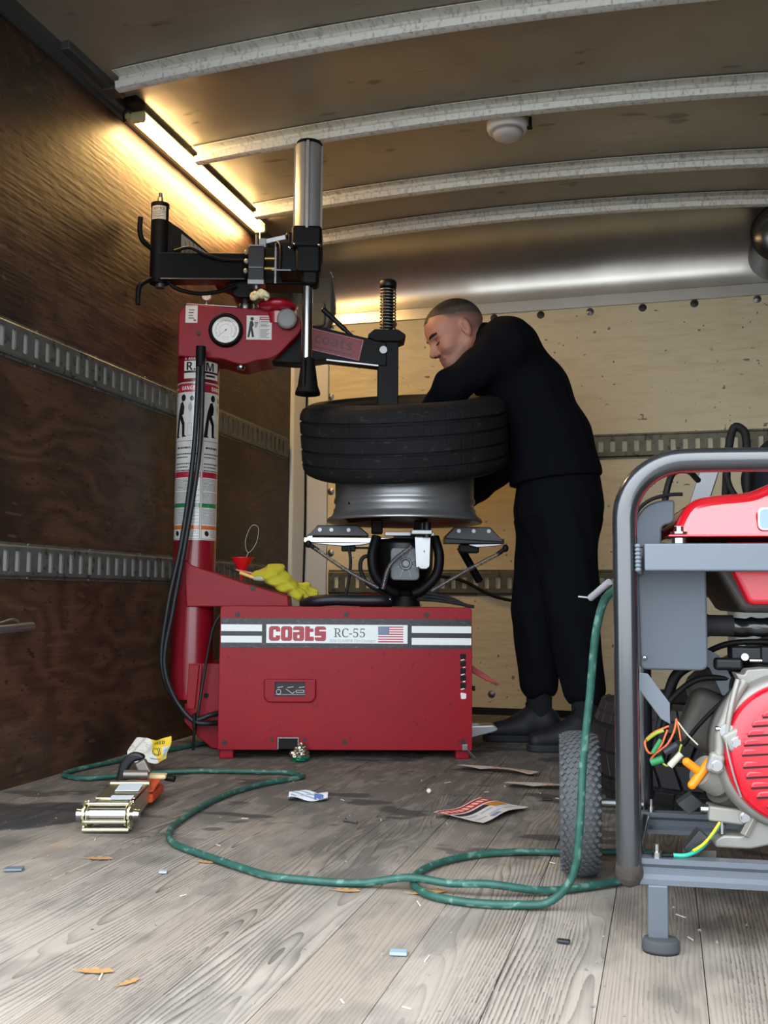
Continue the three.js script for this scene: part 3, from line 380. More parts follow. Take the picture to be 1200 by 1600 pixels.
  mesh('palm_button', [la([[0, 0.026], [0.03, 0.025], [0.055, 0.019], [0.069, 0.009], [0.071, 0.002], [0.064, -0.010], [0.05, -0.016], [0, -0.018]], 48).translate(-0.258, 1.532, -0.21), cy(0.045, 0.04, 0.05, -0.258, 1.50, -0.23)], mat(0xa8122a, 0.25, 0, { clearcoat: 0.8 }), T);
  mesh('grey_knob', la([[0, 0.014], [0.026, 0.013], [0.034, 0.008], [0.0355, 0], [0.0355, -0.02], [0, -0.02]], 40).rotateX(Math.PI / 2).translate(-0.222, 1.484, -0.178), mat(0x8d8f8d, 0.5), T);
  mesh('collar', cy(0.030, 0.030, 0.045, -0.378, 1.548, -0.28, 'y', 32), chrome, T);
  each('lower_bolt', [la([[0, -0.016], [0.01, -0.014], [0.015, -0.006], [0.016, 0.01], [0, 0.01]], 20).translate(-0.385, 1.325, -0.23)], chrome, T);
  mesh('housing_bolt', hexbolt(0.006, 0.004, -0.532, 1.432, -0.197), bolt, T);
}
{
  // swing arm and mounting post
  mesh('swing_arm', [ex(rpoly([[-0.32, 1.352], [-0.26, 1.40], [-0.19, 1.472], [-0.14, 1.483], [0.13, 1.422], [0.13, 1.336], [-0.085, 1.358], [-0.19, 1.342]], 0.01), -0.325, -0.245, 0.004)], blackSatin, T);
  mesh('lower_edge', bar([-0.085, 1.356, -0.243], [0.1, 1.337, -0.243], 0.006, 0.004), alu, T);
  const pq = ctex(512, 224, (g, w, h) => { g.fillStyle = '#7d1220'; g.fillRect(0, 0, w, h); g.strokeStyle = '#b08084'; g.lineWidth = 6; g.strokeRect(4, 4, w - 8, h - 8); g.fillStyle = '#4a0810'; g.font = 'bold 150px sans-serif'; g.fillText('coats', 42, 140); g.fillRect(60, 176, 380, 14); });
  mesh('nameplate', tr(puv(bx(0.19, 0.077, 0.002), -0.095, 0.095, -0.0385, 0.0385), [-0.054, 1.412, -0.2435], [0, 0, -12.5 * D]), mat(0xffffff, 0.4, 0, { map: pq }), T);
  mesh('mount_post', rb(0.074, 0.42, 0.07, 0.1345, 1.255, -0.285, 0.004), blackSatin, T);
  mesh('post_clamp', [ex(rpoly([[0.062, 1.448], [0.085, 1.468], [0.17, 1.468], [0.196, 1.45], [0.196, 1.436], [0.17, 1.425], [0.09, 1.425], [0.062, 1.438]], 0.005), -0.335, -0.235, 0.003)], black, T);
  mesh('clamp_knob', cy(0.0135, 0.0135, 0.012, 0.117, 1.394, -0.244, 'z'), steel, T);
  mesh('inner_rod', cy(0.019, 0.019, 0.2, 0.134, 1.55, -0.285), black, T);
  mesh('return_spring', helix(0.0275, 0.0028, 1.47, 1.632, 14, 0.134, -0.285), steel, T);
  mesh('spring_cap', la([[0, 0.028], [0.026, 0.028], [0.031, 0.022], [0.031, 0.004], [0.027, 0], [0, 0]], 32).translate(0.134, 1.632, -0.285), darkMetal, T);
  each('lock_lever', [rod([-0.098, 1.548, -0.285], [-0.02, 1.478, -0.29], 0.0095), rod([-0.02, 1.478, -0.29], [0.022, 1.44, -0.29], 0.007), sp(0.0095, -0.098, 1.548, -0.285)], darkMetal, T);
}
{
  // pneumatic helper arm
  const az = -0.10, px = -0.655;
  mesh('pivot_tube', [cy(0.0305, 0.0305, 0.272, px, 1.712, az, 'y', 36), cy(0.032, 0.032, 0.012, px, 1.85, az, 'y', 36)], blackSatin, T);
  each('pivot_nut', [cy(0.010, 0.016, 0.024, px, 1.866, az, 'y', 18), cy(0.008, 0.008, 0.018, px, 1.886, az, 'y', 6), cy(0.016, 0.018, 0.016, px + 0.006, 1.57, az, 'y', 6)], steel, T);
  const nt = ctex(256, 192, (g, w, h) => { g.fillStyle = '#cfccc4'; g.fillRect(0, 0, w, h); g.fillStyle = '#2a2a2c'; g.font = 'bold 52px sans-serif'; g.fillText('NOTICE', 36, 62); g.fillRect(0, 78, w, 5); g.fillStyle = '#66666a'; for (let i = 0; i < 4; i++) g.fillRect(20, 96 + i * 22, 200 - (i % 2) * 50, 9); });
  mesh('notice_label', new THREE.CylinderGeometry(0.0312, 0.0312, 0.047, 32, 1, true, -0.85, 1.7).translate(px, 1.818, az), mat(0xffffff, 0.4, 0, { map: nt, side: THREE.DoubleSide }), T);
  mesh('helper_handle', tb([[-0.711, 1.79, -0.05], [-0.712, 1.745, -0.05], [-0.705, 1.715, -0.06], [-0.678, 1.695, -0.09]], 0.0088, 24), black, T);
  mesh('helper_handle', tb([[-0.672, 1.592, -0.09], [-0.69, 1.572, -0.06], [-0.706, 1.552, -0.045], [-0.71, 1.53, -0.045], [-0.71, 1.488, -0.045]], 0.0088, 24), black, T);
  const shear = (g) => { const p = g.attributes.position; for (let i = 0; i < p.count; i++) { const k = (p.getX(i) + 0.62) / 0.25; p.setZ(i, p.getZ(i) - 0.1 * k); p.setY(i, p.getY(i) + 0.036 * k); } g.computeVertexNormals(); return g; };
  mesh('helper_beam', shear(ex([[-0.65, 1.583], [-0.36, 1.583], [-0.36, 1.676], [-0.65, 1.676]], -0.135, -0.065, 0.003)), blackSatin, T);
  mesh('beam_gusset', shear(ex([[-0.63, 1.676], [-0.63, 1.80], [-0.582, 1.766], [-0.478, 1.672]], -0.106, -0.094, 0.001)), black, T);
  const pt = ctex(256, 192, (g, w, h) => { g.fillStyle = '#7e7c74'; g.fillRect(0, 0, w, h); g.strokeStyle = '#43423e'; g.lineWidth = 7; for (let i = 0; i < 6; i++) { g.beginPath(); g.moveTo(20 + i * 40, 180); g.quadraticCurveTo(60 + i * 30, 110, 30 + i * 38, 50); g.stroke(); } });
  mesh('gusset_label', puv(shear(ex([[-0.583, 1.68], [-0.583, 1.752], [-0.49, 1.676]], -0.094, -0.0925, 0)), -0.583, -0.49, 1.68, 1.752), mat(0xffffff, 0.5, 0, { map: pt }), T);
  mesh('beam_edge', bar([-0.64, 1.582, -0.056], [-0.37, 1.619, -0.162], 0.004, 0.003), alu, T);
  mesh('beam_cable', tb([[-0.60, 1.68, -0.065], [-0.55, 1.70, -0.085], [-0.50, 1.682, -0.10], [-0.44, 1.675, -0.13], [-0.365, 1.685, -0.16]], 0.006, 30), black, T);
  mesh('beam_cable', tb([[-0.62, 1.585, -0.09], [-0.60, 1.563, -0.09], [-0.53, 1.552, -0.12], [-0.46, 1.568, -0.15], [-0.40, 1.60, -0.18]], 0.007, 30), black, T);
  mesh('elbow', [ex(rpoly([[-0.50, 1.625], [-0.335, 1.69], [-0.335, 1.60], [-0.340, 1.56], [-0.415, 1.56], [-0.42, 1.60]], 0.03), -0.31, -0.19, 0.008)], blackSatin, T);
  // valve block, fittings, lever
  const vz = -0.13;
  mesh('valve_block', [rb(0.056, 0.118, 0.05, -0.325, 1.658, vz, 0.004)], mat(0x14181c, 0.4), T);
  each('valve_cap', [rb(0.058, 0.018, 0.052, -0.325, 1.592, vz, 0.003), rb(0.05, 0.006, 0.05, -0.325, 1.72, vz, 0.002), cy(0.012, 0.012, 0.012, -0.325, 1.577, vz), bx(0.05, 0.002, 0.002, -0.325, 1.642, vz + 0.026)], steel, T);
  each('fitting', [sp(0.0075, -0.362, 1.70, vz + 0.01, [0.8, 1.2, 1]), sp(0.0085, -0.360, 1.668, vz + 0.01), sp(0.0075, -0.362, 1.632, vz + 0.015, [0.9, 1.2, 1])], mat(0x9d9c98, 0.4), T);
  each('brass_fitting', [cy(0.0055, 0.0055, 0.04, -0.276, 1.675, vz + 0.02, 'x'), cy(0.005, 0.005, 0.03, -0.258, 1.688, vz + 0.02), cy(0.0055, 0.0055, 0.04, -0.276, 1.640, vz + 0.02, 'x'), cy(0.005, 0.005, 0.026, -0.258, 1.652, vz + 0.02)], brass, T);
  each('valve_lever', [bar([-0.315, 1.738, vz], [-0.226, 1.752, vz + 0.02], 0.015, 0.006), rb(0.026, 0.034, 0.02, -0.306, 1.735, vz, 0.004), cy(0.004, 0.004, 0.05, -0.328, 1.742, vz)], alu, T);
  mesh('lever_knob', sp(0.0135, -0.212, 1.753, vz + 0.03), black, T);
  const muf = []; for (let i = 0; i < 7; i++) muf.push(tr(new THREE.OctahedronGeometry(0.014, 1), [-0.336 + i * 0.008, 1.545 + (i % 2) * 0.007, vz + 0.01 + (i % 3) * 0.006], [i, i * 2, i], [0.8, 1.2 + (i % 3) * 0.3, 0.8]));
  mesh('muffler', muf, mat(0xe2d9ae, 0.6), T);
  mesh('carriage', [rb(0.16, 0.13, 0.11, -0.24, 1.672, -0.23, 0.006), rb(0.075, 0.10, 0.14, -0.205, 1.665, -0.13, 0.006), rb(0.05, 0.035, 0.05, -0.188, 1.73, -0.09, 0.004)], blackSatin, T);
  mesh('carriage_edge', [bx(0.065, 0.004, 0.003, -0.235, 1.618, -0.058), bx(0.006, 0.14, 0.006, -0.258, 1.655, -0.1)], steel, T);
  mesh('tube_line', tb([[-0.258, 1.70, vz + 0.02], [-0.25, 1.725, -0.09], [-0.238, 1.70, -0.06], [-0.238, 1.62, -0.055]], 0.005, 24), black, T);
  // press cylinder
  const cx = -0.148, cz = -0.06;
  const prof = []; for (let i = 0; i < 72; i++) { const a = i / 72 * Math.PI * 2, k = Math.abs(((i + 9) % 18) - 9) < 1.5 ? 0.0495 : Math.abs(((i + 9) % 18) - 9) < 3 ? 0.040 : 0.0445; prof.push([Math.cos(a) * k, Math.sin(a) * k]); }
  mesh('press_cylinder', tr(ex(prof, 0, 0.31, 0.001), [cx, 1.745, cz], [-Math.PI / 2, 0, 0.0]), mat(0xb4b3b0, 0.42, 0.55), T);
  mesh('cylinder_cap', [cy(0.043, 0.047, 0.012, cx + 0.002, 2.058, cz, 'y', 40)], black, T);
  each('cylinder_clamp', [rb(0.10, 0.075, 0.10, cx, 1.722, cz, 0.012), rb(0.084, 0.1, 0.085, cx + 0.006, 1.65, cz, 0.012), rb(0.06, 0.06, 0.07, cx + 0.012, 1.59, cz, 0.015), rb(0.012, 0.05, 0.04, cx + 0.046, 1.67, cz, 0.003)], blackSatin, T);
  each('clamp_bolt', [sp(0.005, cx - 0.04, 1.692, cz + 0.05), sp(0.006, cx + 0.042, 1.69, cz + 0.05), sp(0.006, cx - 0.055, 1.678, cz + 0.05)], chrome, T);
  mesh('press_rod', cy(0.0185, 0.0185, 0.30, cx + 0.003, 1.44, cz, 'y', 28), chrome, T);
  mesh('press_foot', [la([[0.018, 0.125], [0.022, 0.12], [0.034, 0.03], [0.042, 0.008], [0.042, 0.0], [0, 0]], 32).translate(cx + 0.008, 1.192, cz), cy(0.008, 0.008, 0.12, cx - 0.005, 1.25, cz + 0.03)], black, T);
}
{
  // turntable
  const tx = 0.197, tz = -0.28;
  each('pedestal', [cy(0.052, 0.058, 0.035, tx, 0.503, tz, 'y', 36), cy(0.062, 0.05, 0.02, tx, 0.53, tz, 'y', 36)], black, T);
  mesh('gear_housing', [la([[0, 0.54], [0.062, 0.54], [0.088, 0.575], [0.1, 0.62], [0.104, 0.70], [0.1, 0.72], [0, 0.72]], 40).translate(tx, 0, tz), rb(0.075, 0.03, 0.09, tx, 0.73, tz, 0.006)], mat(0x0d0e10, 0.35, 0.3), T);
  const gc = mesh('gear_cover', [ex(rpoly([[tx - 0.052, 0.575], [tx - 0.052, 0.688], [tx + 0.048, 0.688], [tx + 0.048, 0.575]], 0.018), -0.185, -0.165, 0.004)], mat(0x5d6164, 0.42, 0.3), T);
  const rib = [new THREE.TorusGeometry(0.018, 0.005, 8, 24).translate(tx, 0.632, -0.164), cy(0.01, 0.01, 0.02, tx, 0.632, -0.165, 'z')]; for (let i = 0; i < 8; i++) { const a = i * Math.PI / 4 + 0.39; rib.push(bar([tx + Math.cos(a) * 0.018, 0.632 + Math.sin(a) * 0.018, -0.165], [tx + Math.cos(a) * 0.05, 0.632 + Math.sin(a) * 0.052, -0.165], 0.005, 0.006)); } mesh('rib', rib, mat(0x74787b, 0.4, 0.3), gc);
  for (const s of [-1, 1]) mesh('curved_arm', tb([[tx + s * 0.10, 0.725, tz + 0.09], [tx + s * 0.115, 0.66, tz + 0.11], [tx + s * 0.105, 0.595, tz + 0.11], [tx + s * 0.06, 0.545, tz + 0.10], [tx + s * 0.03, 0.53, tz + 0.09]], 0.017, 30, 10), blackSatin, T);
  mesh('hose_loop', tb([[tx - 0.1, 0.66, tz + 0.06], [tx - 0.145, 0.655, tz + 0.06], [tx - 0.155, 0.62, tz + 0.06], [tx - 0.13, 0.565, tz + 0.06], [tx - 0.07, 0.53, tz + 0.06]], 0.007, 30), rubber, T);
  // jaws
  const jaw = (s) => { const j = mesh('clamp_jaw', ex(s < 0 ? [[-0.148, 0.722], [-0.108, 0.766], [0.032, 0.768], [0.07, 0.736], [0.07, 0.728], [-0.14, 0.728]] : [[0.545, 0.712], [0.496, 0.764], [0.372, 0.766], [0.338, 0.732], [0.338, 0.722], [0.53, 0.712]], tz - 0.03, tz + 0.055, 0.004), mat(0x3c3e40, 0.45, 0.5), T);
    const x0 = s < 0 ? -0.155 : 0.335, x1 = s < 0 ? 0.19 : 0.545, dm = s < 0 ? chrome : darkMetal;
    mesh('slide_rail', [rb(x1 - x0, 0.018, 0.06, (x0 + x1) / 2, 0.715, tz + 0.02, 0.002), ...(s < 0 ? [ex([[-0.157, 0.712], [-0.14, 0.728], [-0.125, 0.73], [-0.125, 0.706]], tz - 0.02, tz + 0.055, 0.001)] : [])], dm, j);
    mesh('rail_underside', ex(s < 0 ? [[-0.13, 0.705], [-0.02, 0.695], [0.04, 0.699], [0.08, 0.706]] : [[0.42, 0.703], [0.45, 0.694], [0.52, 0.7], [0.54, 0.706]], tz - 0.01, tz + 0.045, 0.001), alu, j);
    each('jaw_bolt', (s < 0 ? [-0.10, -0.06, 0.0] : [0.385, 0.437, 0.49]).map((x) => hexbolt(0.005, 0.003, x, 0.75, tz + 0.057)), steel, j); return j; };
  jaw(-1); jaw(1);
  mesh('front_bracket', [ex(rpoly([[0.228, 0.722], [0.28, 0.722], [0.277, 0.622], [0.266, 0.612], [0.245, 0.612], [0.233, 0.622]], 0.006), -0.128, -0.116, 0.003, [new THREE.Path().absarc(0.252, 0.67, 0.005, 0, 7)]), bx(0.006, 0.10, 0.02, 0.231, 0.67, -0.126, [0, 0, 0.05]), hexbolt(0.009, 0.004, 0.255, 0.63, -0.114)], alu, T);
  mesh('front_jaw', [rb(0.07, 0.016, 0.1, 0.247, 0.736, -0.14, 0.003), rb(0.17, 0.014, 0.03, 0.21, 0.735, -0.19, 0.002)], steel, T);
  each('jaw_knuckle', [rb(0.034, 0.04, 0.04, 0.262, 0.752, -0.13, 0.004), cy(0.012, 0.014, 0.05, 0.265, 0.745, -0.105)], darkMetal, T);
  for (const x of [0.10, 0.25]) mesh('spacer', rb(0.04, 0.05, 0.06, x, 0.765, tz, 0.006), black, T);
  // coiled air lines
  const coil = (a, b, mid, n, r) => { const c = curve([a, mid, b]), pts = [], N = n * 8; for (let i = 0; i <= N; i++) { const t = i / N, p = c.getPoint(t), tg = c.getTangent(t), u = new THREE.Vector3(0, 0, 1).cross(tg).normalize(), w = tg.clone().cross(u), q = i / 8 * Math.PI * 2; pts.push(p.add(u.multiplyScalar(Math.cos(q) * r)).add(w.multiplyScalar(Math.sin(q) * r)).toArray()); } return tb(pts, 0.0016, N, 5); };
  mesh('spring_guard', coil([-0.115, 0.683, -0.17], [0.105, 0.548, -0.17], [0.0, 0.605, -0.16], 52, 0.0065), alu, T);
  mesh('spring_guard', coil([0.515, 0.668, -0.17], [0.285, 0.54, -0.17], [0.40, 0.607, -0.16], 52, 0.0065), alu, T);
  mesh('spring_guard', coil([0.215, 0.69, -0.13], [0.118, 0.545, -0.14], [0.142, 0.625, -0.125], 40, 0.007), alu, T);
  for (const [a, b] of [[[-0.136, 0.697, -0.17], [-0.10, 0.674, -0.17]], [[0.54, 0.688, -0.17], [0.512, 0.667, -0.17]]]) mesh('air_fitting', [rod(a, b, 0.0075), sp(0.011, ...a, [1, 1.2, 1])], black, T);
  mesh('air_line', tb([[0.0, 0.70, -0.25], [0.008, 0.64, -0.24], [0.0, 0.56, -0.22], [-0.012, 0.51, -0.2]], 0.0055, 24), rubber, T);
  mesh('tilt_rod', bar([0.40, 0.70, -0.33], [0.475, 0.575, -0.36], 0.022, 0.022), blackSatin, T);
  each('under_block', [rb(0.05, 0.03, 0.05, 0.0, 0.693, tz, 0.004), rb(0.07, 0.03, 0.05, 0.425, 0.69, tz, 0.006), bx(0.1, 0.006, 0.03, 0.05, 0.69, tz)], black, T);
  // inflation hose and cables lying on the cabinet
  mesh('inflation_hose', tb([[-0.15, 0.492, -0.17], [-0.11, 0.502, -0.13], [-0.05, 0.507, -0.12], [0.03, 0.506, -0.12], [0.115, 0.506, -0.125], [0.14, 0.505, -0.14]], 0.0195, 40, 12), mat(0x10161d, 0.45), T);
  mesh('hose_end', cy(0.009, 0.011, 0.03, 0.128, 0.509, -0.13, 'x'), chrome, T);
  for (let i = 0; i < 3; i++) mesh('pedestal_cable', tb([[0.24, 0.535 - i * 0.012, -0.2], [0.30, 0.528 - i * 0.01, -0.17], [0.36, 0.512 - i * 0.006, -0.16], [0.41 + i * 0.01, 0.487, -0.15]], 0.0055, 24), rubber, T);
  mesh('rear_red_cover', rb(0.12, 0.05, 0.1, 0.1, 0.505, -0.42, 0.01), red, T);
}

const mw = (x, y, z) => { const c = Math.cos(MR), s = Math.sin(MR); return [MP[0] + x * c + z * s, MP[1] + y, MP[2] - x * s + z * c]; };   // changer coordinates to the room's
// ---------- wheel on the turntable ----------
{
  const t = thing('wheel_rim', 'bare silver wheel rim clamped face down on the turntable jaws', 'wheel rim', mw(0.197, 0.785, -0.28), MR);
  mesh('barrel', la([[0.236, 0.262], [0.252, 0.268], [0.270, 0.262], [0.272, 0.255], [0.262, 0.247], [0.248, 0.235], [0.247, 0.19], [0.246, 0.12], [0.245, 0.085], [0.250, 0.072], [0.250, 0.064], [0.245, 0.058], [0.246, 0.046], [0.252, 0.038], [0.252, 0.028], [0.258, 0.016], [0.271, 0.008], [0.276, 0.0], [0.273, -0.006], [0.262, -0.002], [0.244, 0.02], [0.236, 0.08], [0.236, 0.262]], 96), mat(0xa5a7a8, 0.36, 0.8), t);
  mesh('hub', [la([[0, 0.02], [0.07, 0.02], [0.08, 0.03], [0.08, 0.06], [0, 0.06]], 32)], darkMetal, t);
  for (let i = 0; i < 5; i++) { const a = i * Math.PI * 0.4; mesh('spoke', bar([Math.cos(a) * 0.06, 0.04, Math.sin(a) * 0.06], [Math.cos(a) * 0.245, 0.03, Math.sin(a) * 0.245], 0.05, 0.03), darkMetal, t); }
}
const treadBump = dtex(1024, 256, (u, v) => { const k = Math.floor(u * 90), f = u * 90 - k; let h = 0.75; if (f < 0.14 + 0.06 * hash(k, 3, 1) && (v < 0.2 || v > 0.8 || hash(k, 2, 2) > 0.6)) h -= 0.4; return h + 0.2 * fbm(u * 90, v * 24, 90, 24, 3, 900); }, false);
const tyreMap = dtex(512, 256, (u, v) => { const n = fbm(u * 24, v * 8, 24, 8, 4, 910), s = fbm(u * 90, v * 50, 90, 50, 2, 920); let c = mix3([0.075, 0.078, 0.085], [0.125, 0.128, 0.135], n); return s > 0.8 ? mix3(c, [0.3, 0.29, 0.27], 0.5) : c; });
const tyreMat = mat(0xffffff, 0.8, 0, { map: tyreMap, bumpMap: treadBump, bumpScale: 0.002, specularIntensity: 0.5 });
const sideMat = mat(0x17181a, 0.6);
function tyreParts(parent, R, W, ri, grooves) {
  const h = W / 2, tread = [[R - 0.028, -h * 0.93], [R - 0.012, -h * 0.86], [R - 0.003, -h * 0.74]];
  for (const g of grooves) { tread.push([R, h * g - 0.006], [R - 0.007, h * g - 0.0045], [R - 0.007, h * g + 0.0045], [R, h * g + 0.006]); }
  tread.push([R - 0.003, h * 0.74], [R - 0.012, h * 0.86], [R - 0.028, h * 0.93]);
  mesh('tread', toCreasedNormals(la(tread, 96), 0.6), tyreMat, parent);
  const side = (s) => la([[R - 0.028, h * 0.93], [R - 0.045, h * 0.985], [R - 0.07, h], [R - 0.072, h * 0.985], [R - 0.09, h * 1.0], [ri + 0.03, h * 0.9], [ri + 0.026, h * 0.93], [ri + 0.012, h * 0.84], [ri, h * 0.78], [ri + 0.004, h * 0.66], [ri + 0.03, h * 0.78], [R - 0.05, h * 0.86], [R - 0.02, h * 0.7], [R - 0.018, 0]].map(([r, y]) => [r, s * y]), 96);
  mesh('sidewall', side(1), sideMat, parent); mesh('sidewall', side(-1), sideMat, parent);
}
{
  const t = thing('tire', 'worn black tire tilted over the bare rim on the turntable', 'tire', mw(0.193, 1.088, -0.265), MR);
  t.rotation.set(14.5 * D, MR, 3.4 * D, 'YXZ');
  tyreParts(t, 0.366, 0.262, 0.245, [-0.56, -0.2, 0.2, 0.56]);
}
// ---------- things on the machine ----------
{
  const t = thing('funnel', 'small red plastic funnel standing at the top of the sloping red arm', 'funnel', mw(-0.372, 0.572, -0.27), MR);
  mesh('cone', la([[0.004, 0.0], [0.009, 0.028], [0.0385, 0.078], [0.0395, 0.079], [0.039, 0.081], [0.036, 0.078], [0.007, 0.028], [0.002, 0.0]], 32), mat(0xc4141c, 0.35), t);
  const w = solo('wire_loop', [tb([[0.0, 0.012, 0], [0.014, 0.078, 0.005], [0.021, 0.098, 0.005]], 0.0014, 16, 6), tb([[0.021, 0.098, 0.005], [0.010, 0.125, 0.005], [0.017, 0.165, 0.005], [0.035, 0.195, 0.005], [0.052, 0.19, 0.005], [0.055, 0.165, 0.005], [0.045, 0.125, 0.005]], 0.0014, 50, 6, true)], steel, 'thin wire loop standing in the red funnel', 'wire', mw(-0.372, 0.572, -0.27), [0, MR, 0]);
}
{
  const gl = mat(0xb5b02c, 0.85, 0, {});
  const t = thing('work_glove', 'crumpled yellow work glove draped over the sloping red arm', 'glove', [0, 0, 0]);
  t.position.set(...mw(-0.25, 0.0, -0.24)); t.rotation.y = MR;
  const f = (p) => { let d = cap(p, [-0.075, 0.588, 0.02], [-0.03, 0.595, 0.03], 0.014, 0.022);
    d = smin(d, cap(p, [-0.04, 0.60, 0.0], [0.005, 0.606, 0.01], 0.02, 0.024), 0.02); d = smin(d, cap(p, [0.0, 0.608, 0.01], [0.045, 0.567, 0.02], 0.024, 0.024), 0.02); d = smin(d, cap(p, [-0.02, 0.585, 0.045], [0.04, 0.548, 0.045], 0.02, 0.02), 0.02);
    d = smin(d, cap(p, [0.03, 0.57, 0.03], [0.082, 0.512, 0.055], 0.017, 0.0135), 0.012); d = smin(d, cap(p, [0.045, 0.565, 0.03], [0.105, 0.517, 0.035], 0.015, 0.013), 0.01); d = smin(d, cap(p, [0.05, 0.565, 0.01], [0.135, 0.522, 0.005], 0.014, 0.012), 0.009); d = smin(d, cap(p, [0.05, 0.565, -0.01], [0.10, 0.553, -0.02], 0.014, 0.013), 0.009); d = smin(d, cap(p, [0.10, 0.553, -0.02], [0.135, 0.528, -0.02], 0.013, 0.011), 0.008);
    return d + 0.003 * Math.sin(p[0] * 90 + p[1] * 110 + 1) + 0.002 * Math.sin(p[1] * 190 - p[0] * 60 + p[2] * 80); };
  mesh('shell', field(f, [0.03, 0.565, 0.015], [0.14, 0.09, 0.09], 84), gl, t);
  mesh('palm_patch', field((p) => ell(p, [-0.045, 0.578, 0.045], [0.032, 0.010, 0.016]), [-0.045, 0.578, 0.045], [0.045, 0.03, 0.03], 28), mat(0xa9b39a, 0.8), t);
  const s = thing('screwdriver', 'screwdriver with a pale yellow handle tucked beside the glove', 'screwdriver', mw(-0.352, 0.5905, -0.20), MR);
  mesh('handle', rod([-0.02, 0.008, 0], [0.03, -0.010, 0], 0.006), mat(0xe0b860, 0.4), s); mesh('shaft', rod([-0.02, 0.008, 0], [-0.07, 0.026, -0.004], 0.003), black, s); mesh('grip', rod([-0.035, 0.017, -0.012], [0.02, 0.006, -0.02], 0.004), mat(0xc86a6a, 0.4), s);
}
{
  const p = [], g = new THREE.IcosahedronGeometry(0.02, 4), a = g.attributes.position; for (let i = 0; i < a.count; i++) { const k = 0.75 + 0.55 * hash(Math.round(a.getX(i) * 160), Math.round(a.getY(i) * 160) * 7 + Math.round(a.getZ(i) * 160), 3); a.setXYZ(i, a.getX(i) * k * 1.35, a.getY(i) * k * 0.95, a.getZ(i) * k); } g.computeVertexNormals();
  const t = thing('foil_wrapper', 'crumpled silver and green foil wrapper at the cabinet notch', 'wrapper', mw(-0.145, 0.016, 0.036), MR);
  mesh('foil', [g.clone().translate(0, 0.006, 0), g.clone().rotateY(1).scale(0.7, 0.7, 0.7).translate(0.008, 0.026, -0.005)], mat(0xb9b6a6, 0.25, 0.95, { flatShading: true }), t); mesh('green_edge', g.clone().rotateX(2).scale(0.95, 0.5, 0.9).translate(0.003, -0.006, 0.006), mat(0x17795a, 0.3, 0.5, { flatShading: true }), t);
}

